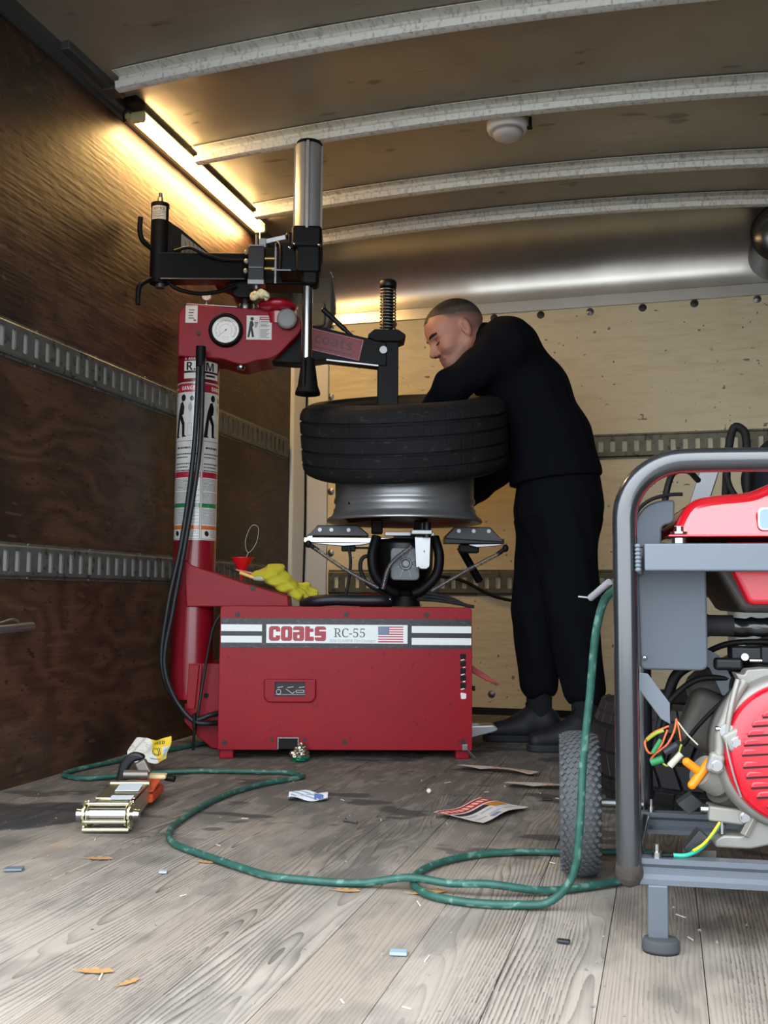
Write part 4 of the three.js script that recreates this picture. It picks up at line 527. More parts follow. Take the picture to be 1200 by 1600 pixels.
// ---------- the man ----------
{
  const t = thing('person', 'man in dark navy clothes bending over the tire on the machine', 'person', [-0.43, 0, -3.58], 15.793 * D);
  const HC = [-0.300, 1.474, 0.02], hp = 27 * D, ca = Math.cos(hp), sa = Math.sin(hp), hy = 10 * D, cy_ = Math.cos(hy), sy_ = Math.sin(hy);
  // head frame: face towards -x, turned a little to the camera (yaw) and bent down (pitch)
  const toHead = (p) => { const x = p[0] - HC[0], y = p[1] - HC[1], z = p[2] - HC[2]; const X = x * ca + y * sa, Y = -x * sa + y * ca; return [X * cy_ - z * sy_, Y, X * sy_ + z * cy_]; };
  const fromHead = (q) => { const X = q[0] * cy_ + q[2] * sy_, Z = -q[0] * sy_ + q[2] * cy_; return [HC[0] + X * ca - q[1] * sa, HC[1] + X * sa + q[1] * ca, HC[2] + Z]; };
  const skull = (q) => { let d = ell(q, [0.010, 0.035, 0], [0.104, 0.092, 0.078]); d = smin(d, ell(q, [-0.045, 0.03, 0], [0.058, 0.062, 0.062]), 0.04); return d; };
  const headSdf = (q) => {
    const m = [q[0], q[1], Math.abs(q[2])];
    let d = skull(q); d = smin(d, ell(q, [-0.036, -0.04, 0], [0.062, 0.085, 0.058]), 0.035);
    d = smin(d, ell(q, [-0.07, -0.098, 0], [0.027, 0.02, 0.028]), 0.03); d = smin(d, cap(m, [-0.062, -0.09, 0.012], [0.005, -0.052, 0.054], 0.020, 0.018), 0.03);
    d = smin(d, cap(m, [-0.093, 0.018, 0.008], [-0.074, 0.018, 0.046], 0.010, 0.010), 0.018);
    d = smax(d, -ell(m, [-0.103, -0.006, 0.032], [0.022, 0.013, 0.02]), 0.014);
    d = smin(d, ell(m, [-0.078, -0.006, 0.032], [0.0135, 0.0125, 0.016]), 0.004);
    d = smin(d, ell(m, [-0.066, -0.034, 0.044], [0.022, 0.02, 0.018]), 0.025);
    d = smin(d, cap(q, [-0.098, 0.002, 0], [-0.120, -0.036, 0], 0.0085, 0.0115), 0.014); d = smin(d, ell(m, [-0.107, -0.041, 0.0125], [0.011, 0.009, 0.008]), 0.008);
    d = smin(d, cap(m, [-0.1, -0.066, 0], [-0.091, -0.067, 0.022], 0.0065, 0.004), 0.008); d = smin(d, cap(m, [-0.098, -0.078, 0], [-0.089, -0.077, 0.018], 0.007, 0.004), 0.008);
    d = smax(d, -cap(m, [-0.108, -0.0715, 0], [-0.092, -0.0715, 0.024], 0.0022, 0.001), 0.004);
    let e = ell(m, [0.014, -0.004, 0.077], [0.019, 0.032, 0.011]); e = smax(e, -ell(m, [0.008, -0.003, 0.088], [0.010, 0.019, 0.008]), 0.006); e = smin(e, ell(m, [0.012, -0.032, 0.074], [0.009, 0.010, 0.007]), 0.008);
    return smin(d, e, 0.008);
  };
  const J = { neck: [-0.165, 1.44, 0.0], shN: [-0.125, 1.395, 0.17], shF: [-0.115, 1.385, -0.17], elN: [-0.325, 1.255, 0.13], haN: [-0.42, 1.15, 0.0], elF: [-0.045, 1.07, -0.2], haF: [-0.275, 0.872, -0.13], hipN: [0.07, 0.87, 0.085], hipF: [0.055, 0.87, -0.085], knN: [0.098, 0.50, 0.10], knF: [0.008, 0.50, -0.10], anN: [0.135, 0.10, 0.115], anF: [0.012, 0.10, -0.105] };
  const spine = [[0.06, 0.92, 0], [0.035, 1.08, 0], [-0.03, 1.24, 0], [-0.105, 1.365, 0]];
  const bodySdf = (p) => {
    let d = 1; const s = [p[0], p[1], Math.abs(p[2])];
    for (const k of [0, 0.05]) for (let i = 0; i < 3; i++) d = smin(d, cap(s, [spine[i][0], spine[i][1], k], [spine[i + 1][0], spine[i + 1][1], k + (i === 2 ? 0.05 : 0)], 0.09, i === 2 ? 0.07 : 0.09), 0.05);
    d = smin(d, cap(p, J.neck, fromHead([0.03, -0.05, 0]), 0.056, 0.052), 0.04);
    for (const [a, b, c] of [['shN', 'elN', 'haN'], ['shF', 'elF', 'haF']]) { d = smin(d, cap(p, J[a], J[b], 0.052, 0.04), 0.03); d = smin(d, cap(p, J[b], J[c], 0.038, 0.026), 0.02); }
    for (const [a, b, c] of [['hipN', 'knN', 'anN'], ['hipF', 'knF', 'anF']]) { d = smin(d, cap(p, J[a], J[b], 0.075, 0.05), 0.03); d = smin(d, cap(p, J[b], J[c], 0.05, 0.034), 0.02); }
    return d; };
  // hands: palm, four bent fingers, thumb; dir = down the forearm, side = across the palm, nrm = curl direction
  const handSdf = (o, dir, side, nrm) => { const P = (a, b, c) => [0, 1, 2].map((i) => o[i] + dir[i] * a + side[i] * b + nrm[i] * c), L = [0.072, 0.08, 0.075, 0.06], seg = [];
    for (let f = 0; f < 4; f++) { const b = -0.03 + f * 0.02, l = L[f]; seg.push([P(0.082, b, 0), P(0.082 + l * 0.42, b * 1.05, 0.010), 0.0092, 0.0088], [P(0.082 + l * 0.42, b * 1.05, 0.010), P(0.082 + l * 0.72, b * 1.05, 0.030), 0.0088, 0.0082], [P(0.082 + l * 0.72, b * 1.05, 0.030), P(0.082 + l * 0.8, b * 1.05, 0.052), 0.0082, 0.0072]); }
    seg.push([P(0.02, -0.03, 0.006), P(0.055, -0.056, 0.018), 0.013, 0.0105], [P(0.055, -0.056, 0.018), P(0.085, -0.058, 0.034), 0.0105, 0.0085]);
    const palm = [[P(0, -0.012, 0), P(0.078, -0.026, 0), 0.016, 0.012], [P(0, 0.0, 0), P(0.08, 0.0, 0), 0.017, 0.0125], [P(0, 0.012, 0), P(0.076, 0.026, 0), 0.016, 0.012]];
    return (p) => { let d = 1; for (const q of palm) d = smin(d, cap(p, ...q), 0.012); for (const q of seg) d = smin(d, cap(p, ...q), 0.005); return d; }; };
  const skinCol = (g, fn) => { const p = g.attributes.position, c = new Float32Array(p.count * 3); for (let i = 0; i < p.count; i++) { const k = fn([p.getX(i), p.getY(i), p.getZ(i)]); c[3 * i] = k[0]; c[3 * i + 1] = k[1]; c[3 * i + 2] = k[2]; } g.setAttribute('color', new THREE.BufferAttribute(c, 3)); return g; };
  const SK = [0.52, 0.235, 0.16];
  const hG = field((p) => { const q = toHead(p); return smin(headSdf(q), cap(p, J.neck, fromHead([0.03, -0.05, 0]), 0.056, 0.052), 0.03); }, [HC[0] + 0.03, HC[1], HC[2]], [0.19, 0.19, 0.14], 116);
  const bG = field(bodySdf, [-0.1, 0.8, 0], [0.5, 0.82, 0.36], 100);
  const nrm = (v) => { const l = Math.hypot(...v); return v.map((x) => x / l); };
  const h1 = field(handSdf(J.haN, nrm([-0.35, -0.85, -0.2]), nrm([0.1, -0.25, 0.95]), nrm([-0.9, 0.35, 0.1])), [J.haN[0] - 0.03, J.haN[1] - 0.06, J.haN[2]], [0.14, 0.14, 0.14], 76);
  const h2 = field(handSdf(J.haF, nrm([-0.75, -0.3, 0.5]), nrm([0.5, 0.0, 0.8]), nrm([-0.2, 0.95, 0.1])), [J.haF[0] - 0.06, J.haF[1] - 0.01, J.haF[2] + 0.04], [0.14, 0.14, 0.14], 76);
  const face = (p) => { const q = toHead(p), m = Math.abs(q[2]); let c = SK; const n = fbm(p[0] * 160 + 50, p[1] * 160 + p[2] * 90 + 50, 4096, 4096, 2, 77); c = mix3(c, [0.50, 0.205, 0.14], n * 0.5);
    if (q[0] < -0.02 && q[1] < -0.045) c = mix3(c, [0.25, 0.135, 0.10], 0.35); if (Math.hypot(q[0] + 0.095, q[1] + 0.072, q[2] * 0.6) < 0.018) c = mix3(c, [0.33, 0.12, 0.10], 0.6);
    const hair = sst(0.022, 0.05, q[1] + (q[0] + 0.02) * 0.35 - 0.01 - sst(0.02, 0.07, -q[0]) * 0.05) * sst(-0.075, -0.03, q[0] + m * 0.25); const low = sst(-0.05, -0.01, q[1]) * sst(0.0, 0.05, q[0]);
    return mix3(c, [0.10, 0.075, 0.06], Math.max(hair * 0.75, low * 0.6)); };
  const skinM = new THREE.MeshPhysicalMaterial({ color: 0xffffff, vertexColors: true, roughness: 0.5 });
  const parts = [hG, bG, h1, h2].map((g) => { const h = skinCol(g, face).toNonIndexed(); return h; });
  mesh('body', mergeGeometries(parts), skinM, t);
  // close-cropped hair with a receding front
  const hairG = field((p) => { const q = toHead(p), m = Math.abs(q[2]); const edge = 0.055 + 0.42 * Math.max(0, -0.005 - q[0]) + (m > 0.03 ? 0.0 : -0.018) - 0.35 * Math.max(0, q[0] - 0.01); return smax(skull(q) - 0.0014 - 0.0008 * vn(p[0] * 400, p[1] * 400 + p[2] * 300, 4096, 4096, 4), edge - q[1], 0.006); }, [HC[0] + 0.02, HC[1] + 0.04, HC[2]], [0.15, 0.13, 0.12], 96);
  skinCol(hairG, (p) => { const q = toHead(p), m = Math.abs(q[2]), top = sst(0.066, 0.094, q[1] + 0.12 * q[0]) * sst(0.085, 0.06, m); const n = vn(p[0] * 500, p[1] * 500 + p[2] * 420, 4096, 4096, 6); return mix3([0.085, 0.06, 0.048], [0.014, 0.012, 0.011], cl(top * sst(-0.06, -0.03, q[0]) * 1.05 + (n - 0.5) * 0.6)); });
  mesh('hair', hairG, new THREE.MeshPhysicalMaterial({ color: 0xffffff, vertexColors: true, roughness: 0.75 }), t);
  for (const s of [1, -1]) { const a = [[-0.1045, 0.018, 0.010], [-0.1015, 0.0225, 0.032], [-0.083, 0.0195, 0.054]].map(([x, y, z]) => fromHead([x, y, z * s])); mesh('eyebrow', tb(a, 0.0062, 14, 6), mat(0x17110e, 0.8), t); const e = [[-0.0955, -0.0115, 0.019], [-0.0965, -0.0130, 0.032], [-0.0895, -0.0105, 0.046]].map(([x, y, z]) => fromHead([x, y, z * s])); mesh('eyelash', tb(e, 0.002, 12, 5), mat(0x120d0b, 0.7), t); }
  // loose long-sleeved shirt
  const wob = (p, a) => a * (Math.sin(p[0] * 34 + p[2] * 40 + p[1] * 9) * Math.sin(p[1] * 13 + p[0] * 11 + 1) + 0.5 * Math.sin(p[0] * 60 - p[2] * 52 + p[1] * 22));
  const shirtSdf = (p) => {
    const s = [p[0], p[1], Math.abs(p[2])];
    let d = cap(s, [0.056, 0.955, 0.045], [0.035, 1.08, 0.05], 0.157, 0.138); d = smin(d, cap(s, [0.035, 1.08, 0.05], [-0.035, 1.25, 0.06], 0.135, 0.128), 0.03); d = smin(d, cap(s, [-0.035, 1.25, 0.06], [-0.112, 1.385, 0.085], 0.126, 0.106), 0.04); d = smin(d, cap(s, [-0.105, 1.41, 0.0], [-0.145, 1.425, 0.10], 0.108, 0.085), 0.05);
    d = smin(d, cap(p, [-0.11, 1.35, 0.04], [-0.185, 1.30, 0.05], 0.10, 0.07), 0.05); d = smin(d, cap(p, J.shN, J.elN, 0.088, 0.058), 0.05); d = smin(d, cap(p, J.elN, [J.haN[0] + 0.015, J.haN[1] + 0.03, J.haN[2] + 0.02], 0.060, 0.040), 0.03);
    d = smin(d, cap(p, J.shF, J.elF, 0.085, 0.07), 0.05); d = smin(d, cap(p, J.elF, [J.haF[0] + 0.02, J.haF[1] + 0.02, J.haF[2] - 0.01], 0.070, 0.046), 0.03);
    d = smin(d, cap(p, [-0.165, 1.44, 0.0], [-0.20, 1.455, 0.005], 0.078, 0.066), 0.03); d += wob(p, 0.0035);
    d = smax(d, (0.953 - p[1]) + 0.10 * (p[0] - 0.2) - (p[0] < -0.1 ? 0.2 : 0), 0.006);
    d = smax(d, -cap(p, [-0.235, 1.47, 0.005], [-0.30, 1.50, 0.02], 0.056, 0.062), 0.008);
    return d; };
  mesh('shirt', field(shirtSdf, [-0.12, 1.20, 0], [0.44, 0.42, 0.40], 116), mat(0x070a12, 0.9, 0, { specularIntensity: 0.3 }), t);
  const trSdf = (p) => { const s = [p[0], p[1], Math.abs(p[2])];
    let d = cap(s, [0.065, 0.98, 0.035], [0.068, 0.85, 0.05], 0.138, 0.150);
    for (const [a, b, c] of [['hipN', 'knN', 'anN'], ['hipF', 'knF', 'anF']]) { d = smin(d, cap(p, [J[a][0], 0.80, J[a][2] * 1.05], [J[b][0], 0.48, J[b][2]], 0.122, 0.092), 0.03); d = smin(d, cap(p, [J[b][0], 0.48, J[b][2]], [J[c][0] - 0.004, 0.21, J[c][2]], 0.092, 0.070), 0.02); }
    d += wob(p, 0.0045) * (p[1] < 0.8 ? 1.3 : 0.6); d = smax(d, 0.165 - p[1] + 0.012 * Math.sin(p[0] * 60), 0.004); return smax(d, p[1] - 1.0, 0.01); };
  mesh('trousers', field(trSdf, [0.06, 0.58, 0], [0.24, 0.45, 0.27], 104), mat(0x080b11, 0.9, 0, { specularIntensity: 0.3 }), t);
  for (const a of ['anN', 'anF']) mesh('sock', [rod([J[a][0], 0.06, J[a][2]], [J[a][0] - 0.002, 0.21, J[a][2]], 0.045, 20, 0.048)], mat(0x0b0d12, 0.9), t);
  const shoe = (ax, az, yaw, nm) => { const f = (p) => { let d = cap(p, [0.035, 0.052, 0], [-0.06, 0.05, 0], 0.045, 0.046); d = smin(d, cap(p, [-0.06, 0.045, 0], [-0.175, 0.032, 0.004], 0.045, 0.03), 0.03); d = smin(d, cap(p, [0.015, 0.08, 0], [-0.025, 0.088, 0], 0.045, 0.038), 0.03); return smax(d, 0.016 - p[1], 0.006); };
    const s = mesh('shoe', field(f, [-0.07, 0.07, 0], [0.165, 0.09, 0.075], 60), mat(0x10131a, 0.65), t); s.position.set(ax, 0.004, az); s.rotation.y = yaw;
    mesh('sole', ex(rpoly([[0.085, -0.03], [0.085, 0.03], [0.0, 0.042], [-0.12, 0.05], [-0.20, 0.03], [-0.212, 0.0], [-0.20, -0.03], [-0.12, -0.048], [0.0, -0.04]], 0.03), -0.003, 0.022, 0.005).rotateX(-Math.PI / 2).translate(0, 0.0, 0), mat(0x171b22, 0.7), s);
    const lc = []; for (let i = 0; i < 4; i++) lc.push(tb([[-0.045 - i * 0.022, 0.103 - i * 0.012, -0.024], [-0.05 - i * 0.022, 0.112 - i * 0.012, 0], [-0.045 - i * 0.022, 0.103 - i * 0.012, 0.024]], 0.003, 10, 5)); lc.push(tb([[-0.045, 0.11, 0], [-0.03, 0.132, 0.014], [-0.052, 0.138, 0.022], [-0.05, 0.112, 0.004]], 0.0022, 20, 5)); mesh('lace', lc, mat(0x0c0e12, 0.8), s); };
  shoe(0.135, 0.115, 0.16); shoe(0.012, -0.105, 0.05);
}

// ---------- generator ----------
const GP = [-0.0141, 0, -1.5706], GR = 6 * D;
const gw = (x, y, z) => { const c = Math.cos(GR), s = Math.sin(GR); return [GP[0] + x * c + z * s, GP[1] + y, GP[2] - x * s + z * c]; };
const G = thing('generator', 'portable generator in a dark grey tube frame with red fuel tank', 'generator', GP, GR);
{
  const frameM = mat(0x262a2f, 0.25, 0.3, { clearcoat: 1, clearcoatRoughness: 0.12, ior: 1.8 }), plate = mat(0x5b646d, 0.42, 0.25, { clearcoat: 0.4, clearcoatRoughness: 0.3 }), boxM = mat(0x4a525a, 0.5, 0.2), cast = mat(0x94928b, 0.55, 0.4), castD = mat(0x55524c, 0.65, 0.3), coverM = mat(0xcc0c24, 0.3, 0, { clearcoat: 0.5, clearcoatRoughness: 0.15 }), tankM = mat(0xd00a20, 0.2, 0, { ior: 1.75, clearcoat: 1, clearcoatRoughness: 0.03 });
  const W = 0.565, hoop = (z, yt, nm, xl = -0.044) => { const r = 0.09, pts = [[xl, 0.105, z], [xl, 0.3, z], [xl, yt - r - 0.02, z]]; for (let i = 0; i <= 8; i++) { const a = Math.PI - i / 8 * Math.PI / 2; pts.push([xl + r + Math.cos(a) * r, yt - r + Math.sin(a) * r, z]); } pts.push([0.25, yt, z]); for (let i = 0; i <= 8; i++) { const a = Math.PI / 2 - i / 8 * Math.PI / 2; pts.push([W - r + Math.cos(a) * r, yt - r + Math.sin(a) * r, z]); } pts.push([W, 0.3, z], [W, 0.105, z]); return mesh(nm, [tb(pts, 0.0188, 160, 20), sp(0.0188, xl, 0.108, z, [1, 0.8, 1]), sp(0.0188, W, 0.108, z, [1, 0.8, 1])], frameM, G); };
  hoop(0, 0.730, 'front_hoop'); hoop(-0.42, 0.575, 'rear_hoop', 0.012);
  { const g = new THREE.SphereGeometry(0.0205, 40, 28), p = g.attributes.position; for (let i = 0; i < p.count; i++) { const k = 0.93 + 0.11 * vn(p.getX(i) * 300 + 50, p.getY(i) * 300 + p.getZ(i) * 210 + 50, 999, 999, 3); p.setXYZ(i, p.getX(i) * k, p.getY(i) * k * 1.25, p.getZ(i) * k); } g.computeVertexNormals(); mesh('mud', g.translate(-0.044, 0.116, 0), mat(0x39332d, 0.95), G); }
  each('middle_rail', [rb(W - 0.01, 0.042, 0.03, (W - 0.044) / 2, 0.582, 0.002, 0.003), bar([-0.028, 0.572, -0.02], [0.02, 0.566, -0.41], 0.025, 0.03), rb(0.03, 0.04, 0.40, W - 0.02, 0.57, -0.21, 0.003)], plate, G);
  const weld = []; for (let i = 0; i < 7; i++) weld.push(sp(0.005, -0.026, 0.563 + i * 0.006, 0.017, [1, 0.8, 0.7])); mesh('weld', weld, plate, G);
  const ch = [[0, 0], [0.024, 0], [0.024, 0.008], [0.018, 0.014], [0.018, 0.024], [0.024, 0.03], [0.024, 0.038], [0, 0.038]];
  const rail = (z, y) => ex(ch, -0.022, W, 0.001).rotateY(Math.PI / 2).scale(1, 1, 1).translate(0, y, z);
  { const g = ex(ch.map(([a, b]) => [a, b]), 0, W + 0.03, 0.001); g.rotateY(-Math.PI / 2); g.translate(W + 0.0, 0.096, -0.022); mesh('lower_rail', g, plate, G); const g2 = ex(ch, 0, W + 0.03, 0.001); g2.rotateY(-Math.PI / 2); g2.translate(W, 0.090, -0.38); mesh('lower_rail', g2, plate, G); }
  each('side_rail', [bar([-0.044, 0.112, -0.01], [0.012, 0.112, -0.42], 0.03, 0.03), rb(0.03, 0.03, 0.42, W, 0.112, -0.21, 0.003), rb(W, 0.006, 0.10, W / 2, 0.10, -0.06, 0.002)], frameM, G);
  for (const x of [-0.0035, 0.51]) { mesh('foot_leg', rb(0.029, 0.08, 0.006, x, 0.056, 0.0, 0.002, [0.06, 0, 0]), plate, G); mesh('rubber_foot', [la([[0, 0.0], [0.026, 0.0], [0.0275, 0.005], [0.027, 0.016], [0.024, 0.02], [0, 0.02]], 32).scale(1, 1, 0.75).translate(x + 0.0035, 0, 0.0)], mat(0x3d4043, 0.8), G); }
  each('rail_bolt', [cy(0.0085, 0.0085, 0.008, -0.003, 0.138, -0.01, 'y', 6), cy(0.0045, 0.0045, 0.016, -0.003, 0.145, -0.01), cy(0.007, 0.007, 0.008, 0.022, 0.132, -0.37, 'y', 6), cy(0.004, 0.004, 0.02, 0.022, 0.14, -0.37)], chrome, G);
  // shield box beside the muffler, with the curved shroud above it
  mesh('shield_box', ex(rpoly([[-0.02, 0.60], [0.084, 0.60], [0.084, 0.408], [-0.017, 0.408]], [0.003, 0.003, 0.014, 0.008]), -0.34, -0.06, 0.003), boxM, G);
  mesh('shield_shroud', ex(rpoly([[-0.027, 0.60], [-0.026, 0.64], [-0.012, 0.664], [0.012, 0.676], [0.038, 0.676], [0.037, 0.640], [0.017, 0.634], [0.017, 0.60]], [0.003, 0.02, 0.02, 0.02, 0.006, 0.008, 0.008, 0.003]), -0.30, -0.06, 0.003), boxM, G);
  mesh('shroud_lip', tb([[-0.028, 0.63, -0.058], [-0.02, 0.658, -0.058], [0.0, 0.676, -0.058], [0.03, 0.684, -0.058], [0.05, 0.685, -0.06]], 0.003, 24), black, G);
  mesh('shield_bolt', sp(0.004, -0.012, 0.427, -0.058), chrome, G);
  mesh('corner_gusset', ex([[-0.026, 0.406], [-0.010, 0.404], [0.022, 0.360], [0.022, 0.328], [0.008, 0.336], [-0.026, 0.382]], -0.034, -0.028, 0.001), plate, G);
  // fuel tank
  mesh('fuel_tank', [ex(rpoly([[0.030, 0.617], [0.046, 0.655], [0.064, 0.676], [0.10, 0.683], [0.150, 0.686], [0.172, 0.696], [0.20, 0.708], [0.33, 0.708], [0.36, 0.696], [0.385, 0.686], [0.45, 0.680], [0.475, 0.655], [0.49, 0.617]], [0.004, 0.03, 0.02, 0.06, 0.03, 0.03, 0.03, 0.03, 0.03, 0.03, 0.03, 0.03, 0.004]), -0.40, -0.035, 0.016, [], 10).applyMatrix4(new THREE.Matrix4().set(1, 0, 0, 0, 0, 1, 0, 0, 0, -0.22, 1, 0.1357, 0, 0, 0, 1)), rb(0.475, 0.0035, 0.40, 0.26, 0.6165, -0.215, 0.0015)], tankM, G);
  mesh('tank_bottom', [ex([[0.085, 0.612], [0.103, 0.565], [0.140, 0.503], [0.149, 0.498], [0.37, 0.498], [0.40, 0.53], [0.43, 0.612]], -0.36, -0.10, 0.012)], mat(0x35302c, 0.4), G);
  mesh('tank_belly', [ex(rpoly([[0.115, 0.610], [0.127, 0.560], [0.150, 0.511], [0.37, 0.511], [0.40, 0.56], [0.41, 0.61]], 0.01), -0.12, -0.075, 0.008)], coverM, G);
  mesh('tank_cap', [cy(0.04, 0.042, 0.03, 0.265, 0.72, -0.2)], black, G);
  each('tank_bolt', [cy(0.0075, 0.0075, 0.009, 0.04, 0.627, -0.03, 'y', 6), cy(0.013, 0.013, 0.003, 0.04, 0.6215, -0.03), cy(0.012, 0.012, 0.008, 0.04, 0.609, -0.03)], chrome, G);
  const bd = ctex(256, 64, (g, w, h) => { g.fillStyle = '#7f97a3'; g.fillRect(0, 0, w, h); g.fillStyle = '#d8b6c0'; g.font = 'bold 38px sans-serif'; g.fillText('F', 18, 46); });
  mesh('badge_frame', ex(rpoly([[0.158, 0.661], [0.36, 0.661], [0.36, 0.625], [0.158, 0.625]], 0.01), -0.036, -0.0335, 0.0008), chrome, G); mesh('badge', puv(ex(rpoly([[0.161, 0.658], [0.357, 0.658], [0.357, 0.628], [0.161, 0.628]], 0.008), -0.034, -0.0328, 0), 0.161, 0.357, 0.628, 0.658), mat(0xffffff, 0.3, 0.2, { map: bd }), G);
  // wrapped intake tube, engine block, alternator
  mesh('intake_tube', [cy(0.0175, 0.0175, 0.06, 0.107, 0.476, -0.15, 'x'), cy(0.0205, 0.019, 0.02, 0.088, 0.476, -0.15, 'x')], rubber, G);
  { const g = new THREE.CylinderGeometry(0.0155, 0.016, 0.2, 14, 22); const p = g.attributes.position; for (let i = 0; i < p.count; i++) { const k = 1 + 0.28 * (hash(Math.round(p.getY(i) * 190), Math.round(Math.atan2(p.getZ(i), p.getX(i)) * 3), 8) - 0.5); p.setX(i, p.getX(i) * k); p.setZ(i, p.getZ(i) * k); } g.computeVertexNormals(); mesh('tape_wrap', g.rotateZ(Math.PI / 2).translate(0.23, 0.474, -0.15), mat(0x17181a, 0.25, 0.2, { clearcoat: 0.6 }), G); }
  each('engine_block', [rb(0.26, 0.20, 0.16, 0.26, 0.30, -0.21, 0.02), rb(0.16, 0.13, 0.14, 0.20, 0.37, -0.28, 0.03, [0, 0, 0.5])], mat(0x232426, 0.5, 0.4), G);
  each('alternator', [cy(0.10, 0.10, 0.1, 0.20, 0.29, -0.31, 'z', 40), rb(0.10, 0.07, 0.10, 0.125, 0.37, -0.26, 0.03, [0, 0, 0.5]), rb(0.075, 0.10, 0.06, 0.10, 0.315, -0.22, 0.02, [0, 0, -0.4])], castD, G);
  each('bracket_strap', [bar([0.088, 0.428, -0.17], [0.112, 0.414, -0.165], 0.026, 0.003), bar([0.110, 0.417, -0.165], [0.132, 0.366, -0.16], 0.026, 0.003)], plate, G);
  each('ignition_cable', [tb([[0.015, 0.30, -0.16], [0.03, 0.34, -0.17], [0.08, 0.385, -0.17], [0.14, 0.39, -0.16]], 0.005, 30), tb([[0.055, 0.28, -0.15], [0.075, 0.31, -0.14], [0.105, 0.345, -0.13], [0.125, 0.365, -0.12]], 0.0035, 30), tb([[0.09, 0.425, -0.19], [0.13, 0.445, -0.17], [0.18, 0.45, -0.16], [0.25, 0.445, -0.16]], 0.005, 30), tb([[0.02, 0.25, -0.18], [0.03, 0.32, -0.19], [0.05, 0.39, -0.19], [0.085, 0.415, -0.19]], 0.009, 30)], black, G);
  each('control_part', [rb(0.05, 0.022, 0.04, 0.155, 0.432, -0.15, 0.004), rb(0.03, 0.03, 0.03, 0.19, 0.43, -0.14, 0.005), rb(0.045, 0.02, 0.02, 0.125, 0.415, -0.13, 0.006)], darkMetal, G);
  each('control_bolt', [cy(0.006, 0.006, 0.012, 0.150, 0.427, -0.128, 'z', 12), cy(0.004, 0.004, 0.02, 0.168, 0.421, -0.13, 'x')], chrome, G);
  // recoil starter cover and its ring
  const fx = 0.212, fy = 0.285, fz = -0.06;
  mesh('fan_housing', [la([[0.10, 0.0], [0.112, 0.0], [0.119, -0.010], [0.123, -0.03], [0.123, -0.07], [0.0, -0.07]], 64).rotateX(Math.PI / 2).translate(fx, fy, fz), ex(rpoly([[0.128, 0.404], [0.142, 0.401], [0.145, 0.409], [0.17, 0.412], [0.26, 0.412], [0.26, 0.38], [0.14, 0.38]], 0.004), -0.125, -0.085, 0.003)], cast, G);
  const fc = mesh('recoil_cover', la([[0, 0.026], [0.04, 0.026], [0.085, 0.022], [0.096, 0.018], [0.099, 0.0135], [0.102, 0.0145], [0.106, 0.010], [0.109, 0.0], [0.109, -0.012], [0, -0.012]], 72).rotateX(Math.PI / 2).translate(fx, fy, fz), coverM, G);
  const ys = [0.347, 0.333, 0.3185, 0.304, 0.289, 0.271, 0.256, 0.241, 0.227, 0.213], xs = [0.156, 0.141, 0.134, 0.128, 0.125, 0.126, 0.130, 0.137, 0.145, 0.160];
  ys.forEach((y, i) => { for (const s of [1, -1]) { const x0 = s > 0 ? xs[i] : 2 * fx - xs[i], x1 = s > 0 ? fx - 0.012 : fx + 0.012, l = Math.abs(x1 - x0); const pts = rpoly([[0, 0], [0.006, 0.0075], [l - 0.006, 0.0085], [l, 0], [l, -0.001], [0, -0.001]], 0.002); const g = ex(pts, 0, 0.009, 0.003); if (s < 0) g.scale(-1, 1, 1); const gi = s < 0 ? flip(g) : g; mesh('louver', gi.rotateZ(s * 0.09).translate(x0, y - 0.004, fz + 0.015), coverM, fc); mesh('louver_slot', bx(l - 0.004, 0.003, 0.002, (x0 + x1) / 2, y - 0.0058 + s * (x1 - x0) * 0.045, fz + 0.0245, [0, 0, s * 0.09]), mat(0x2a0508, 0.8), fc); } });
  // left castings, filler with orange dipstick
  each('side_casting', [tb([[0.138, 0.392, -0.07], [0.120, 0.365, -0.062], [0.108, 0.335, -0.06], [0.100, 0.315, -0.06], [0.098, 0.285, -0.06], [0.092, 0.268, -0.06], [0.097, 0.255, -0.06]], 0.0085, 40, 10), tb([[0.128, 0.395, -0.06], [0.121, 0.375, -0.055], [0.113, 0.345, -0.05], [0.108, 0.315, -0.05]], 0.0045, 30), rb(0.03, 0.03, 0.02, 0.118, 0.305, -0.052, 0.006, [0, 0, 0.5]), rb(0.024, 0.032, 0.018, 0.091, 0.268, -0.058, 0.007, [0, 0, -0.3]), rb(0.035, 0.05, 0.02, 0.118, 0.245, -0.09, 0.01, [0, 0, -0.5])], cast, G);
  each('casting_bolt', [hexbolt(0.0065, 0.006, 0.120, 0.303, -0.039), hexbolt(0.0068, 0.006, 0.0915, 0.266, -0.046), cy(0.011, 0.011, 0.01, 0.108, 0.318, -0.052, 'z', 16), cy(0.004, 0.004, 0.016, 0.100, 0.32, -0.055, 'x')], chrome, G);
  mesh('bowden_wire', tb([[0.105, 0.308, -0.044], [0.108, 0.285, -0.042], [0.116, 0.25, -0.042], [0.126, 0.22, -0.046]], 0.0018, 24, 6), cast, G);
  mesh('filler_neck', [rod([0.078, 0.248, -0.09], [0.115, 0.224, -0.11], 0.024, 28, 0.022), rod([0.108, 0.228, -0.11], [0.15, 0.200, -0.14], 0.032, 28, 0.03)], castD, G);
  mesh('filler_collar', [rod([0.074, 0.251, -0.088], [0.104, 0.232, -0.105], 0.025, 28)], cast, G);
  mesh('oil_dipstick', [rod([0.085, 0.267, -0.075], [0.058, 0.230, -0.075], 0.0068, 14), rod([0.050, 0.266, -0.07], [0.074, 0.247, -0.078], 0.0068, 14), sp(0.0068, 0.085, 0.267, -0.075), sp(0.0068, 0.058, 0.23, -0.075), sp(0.0068, 0.05, 0.266, -0.07)], mat(0xf08a0a, 0.4), G);
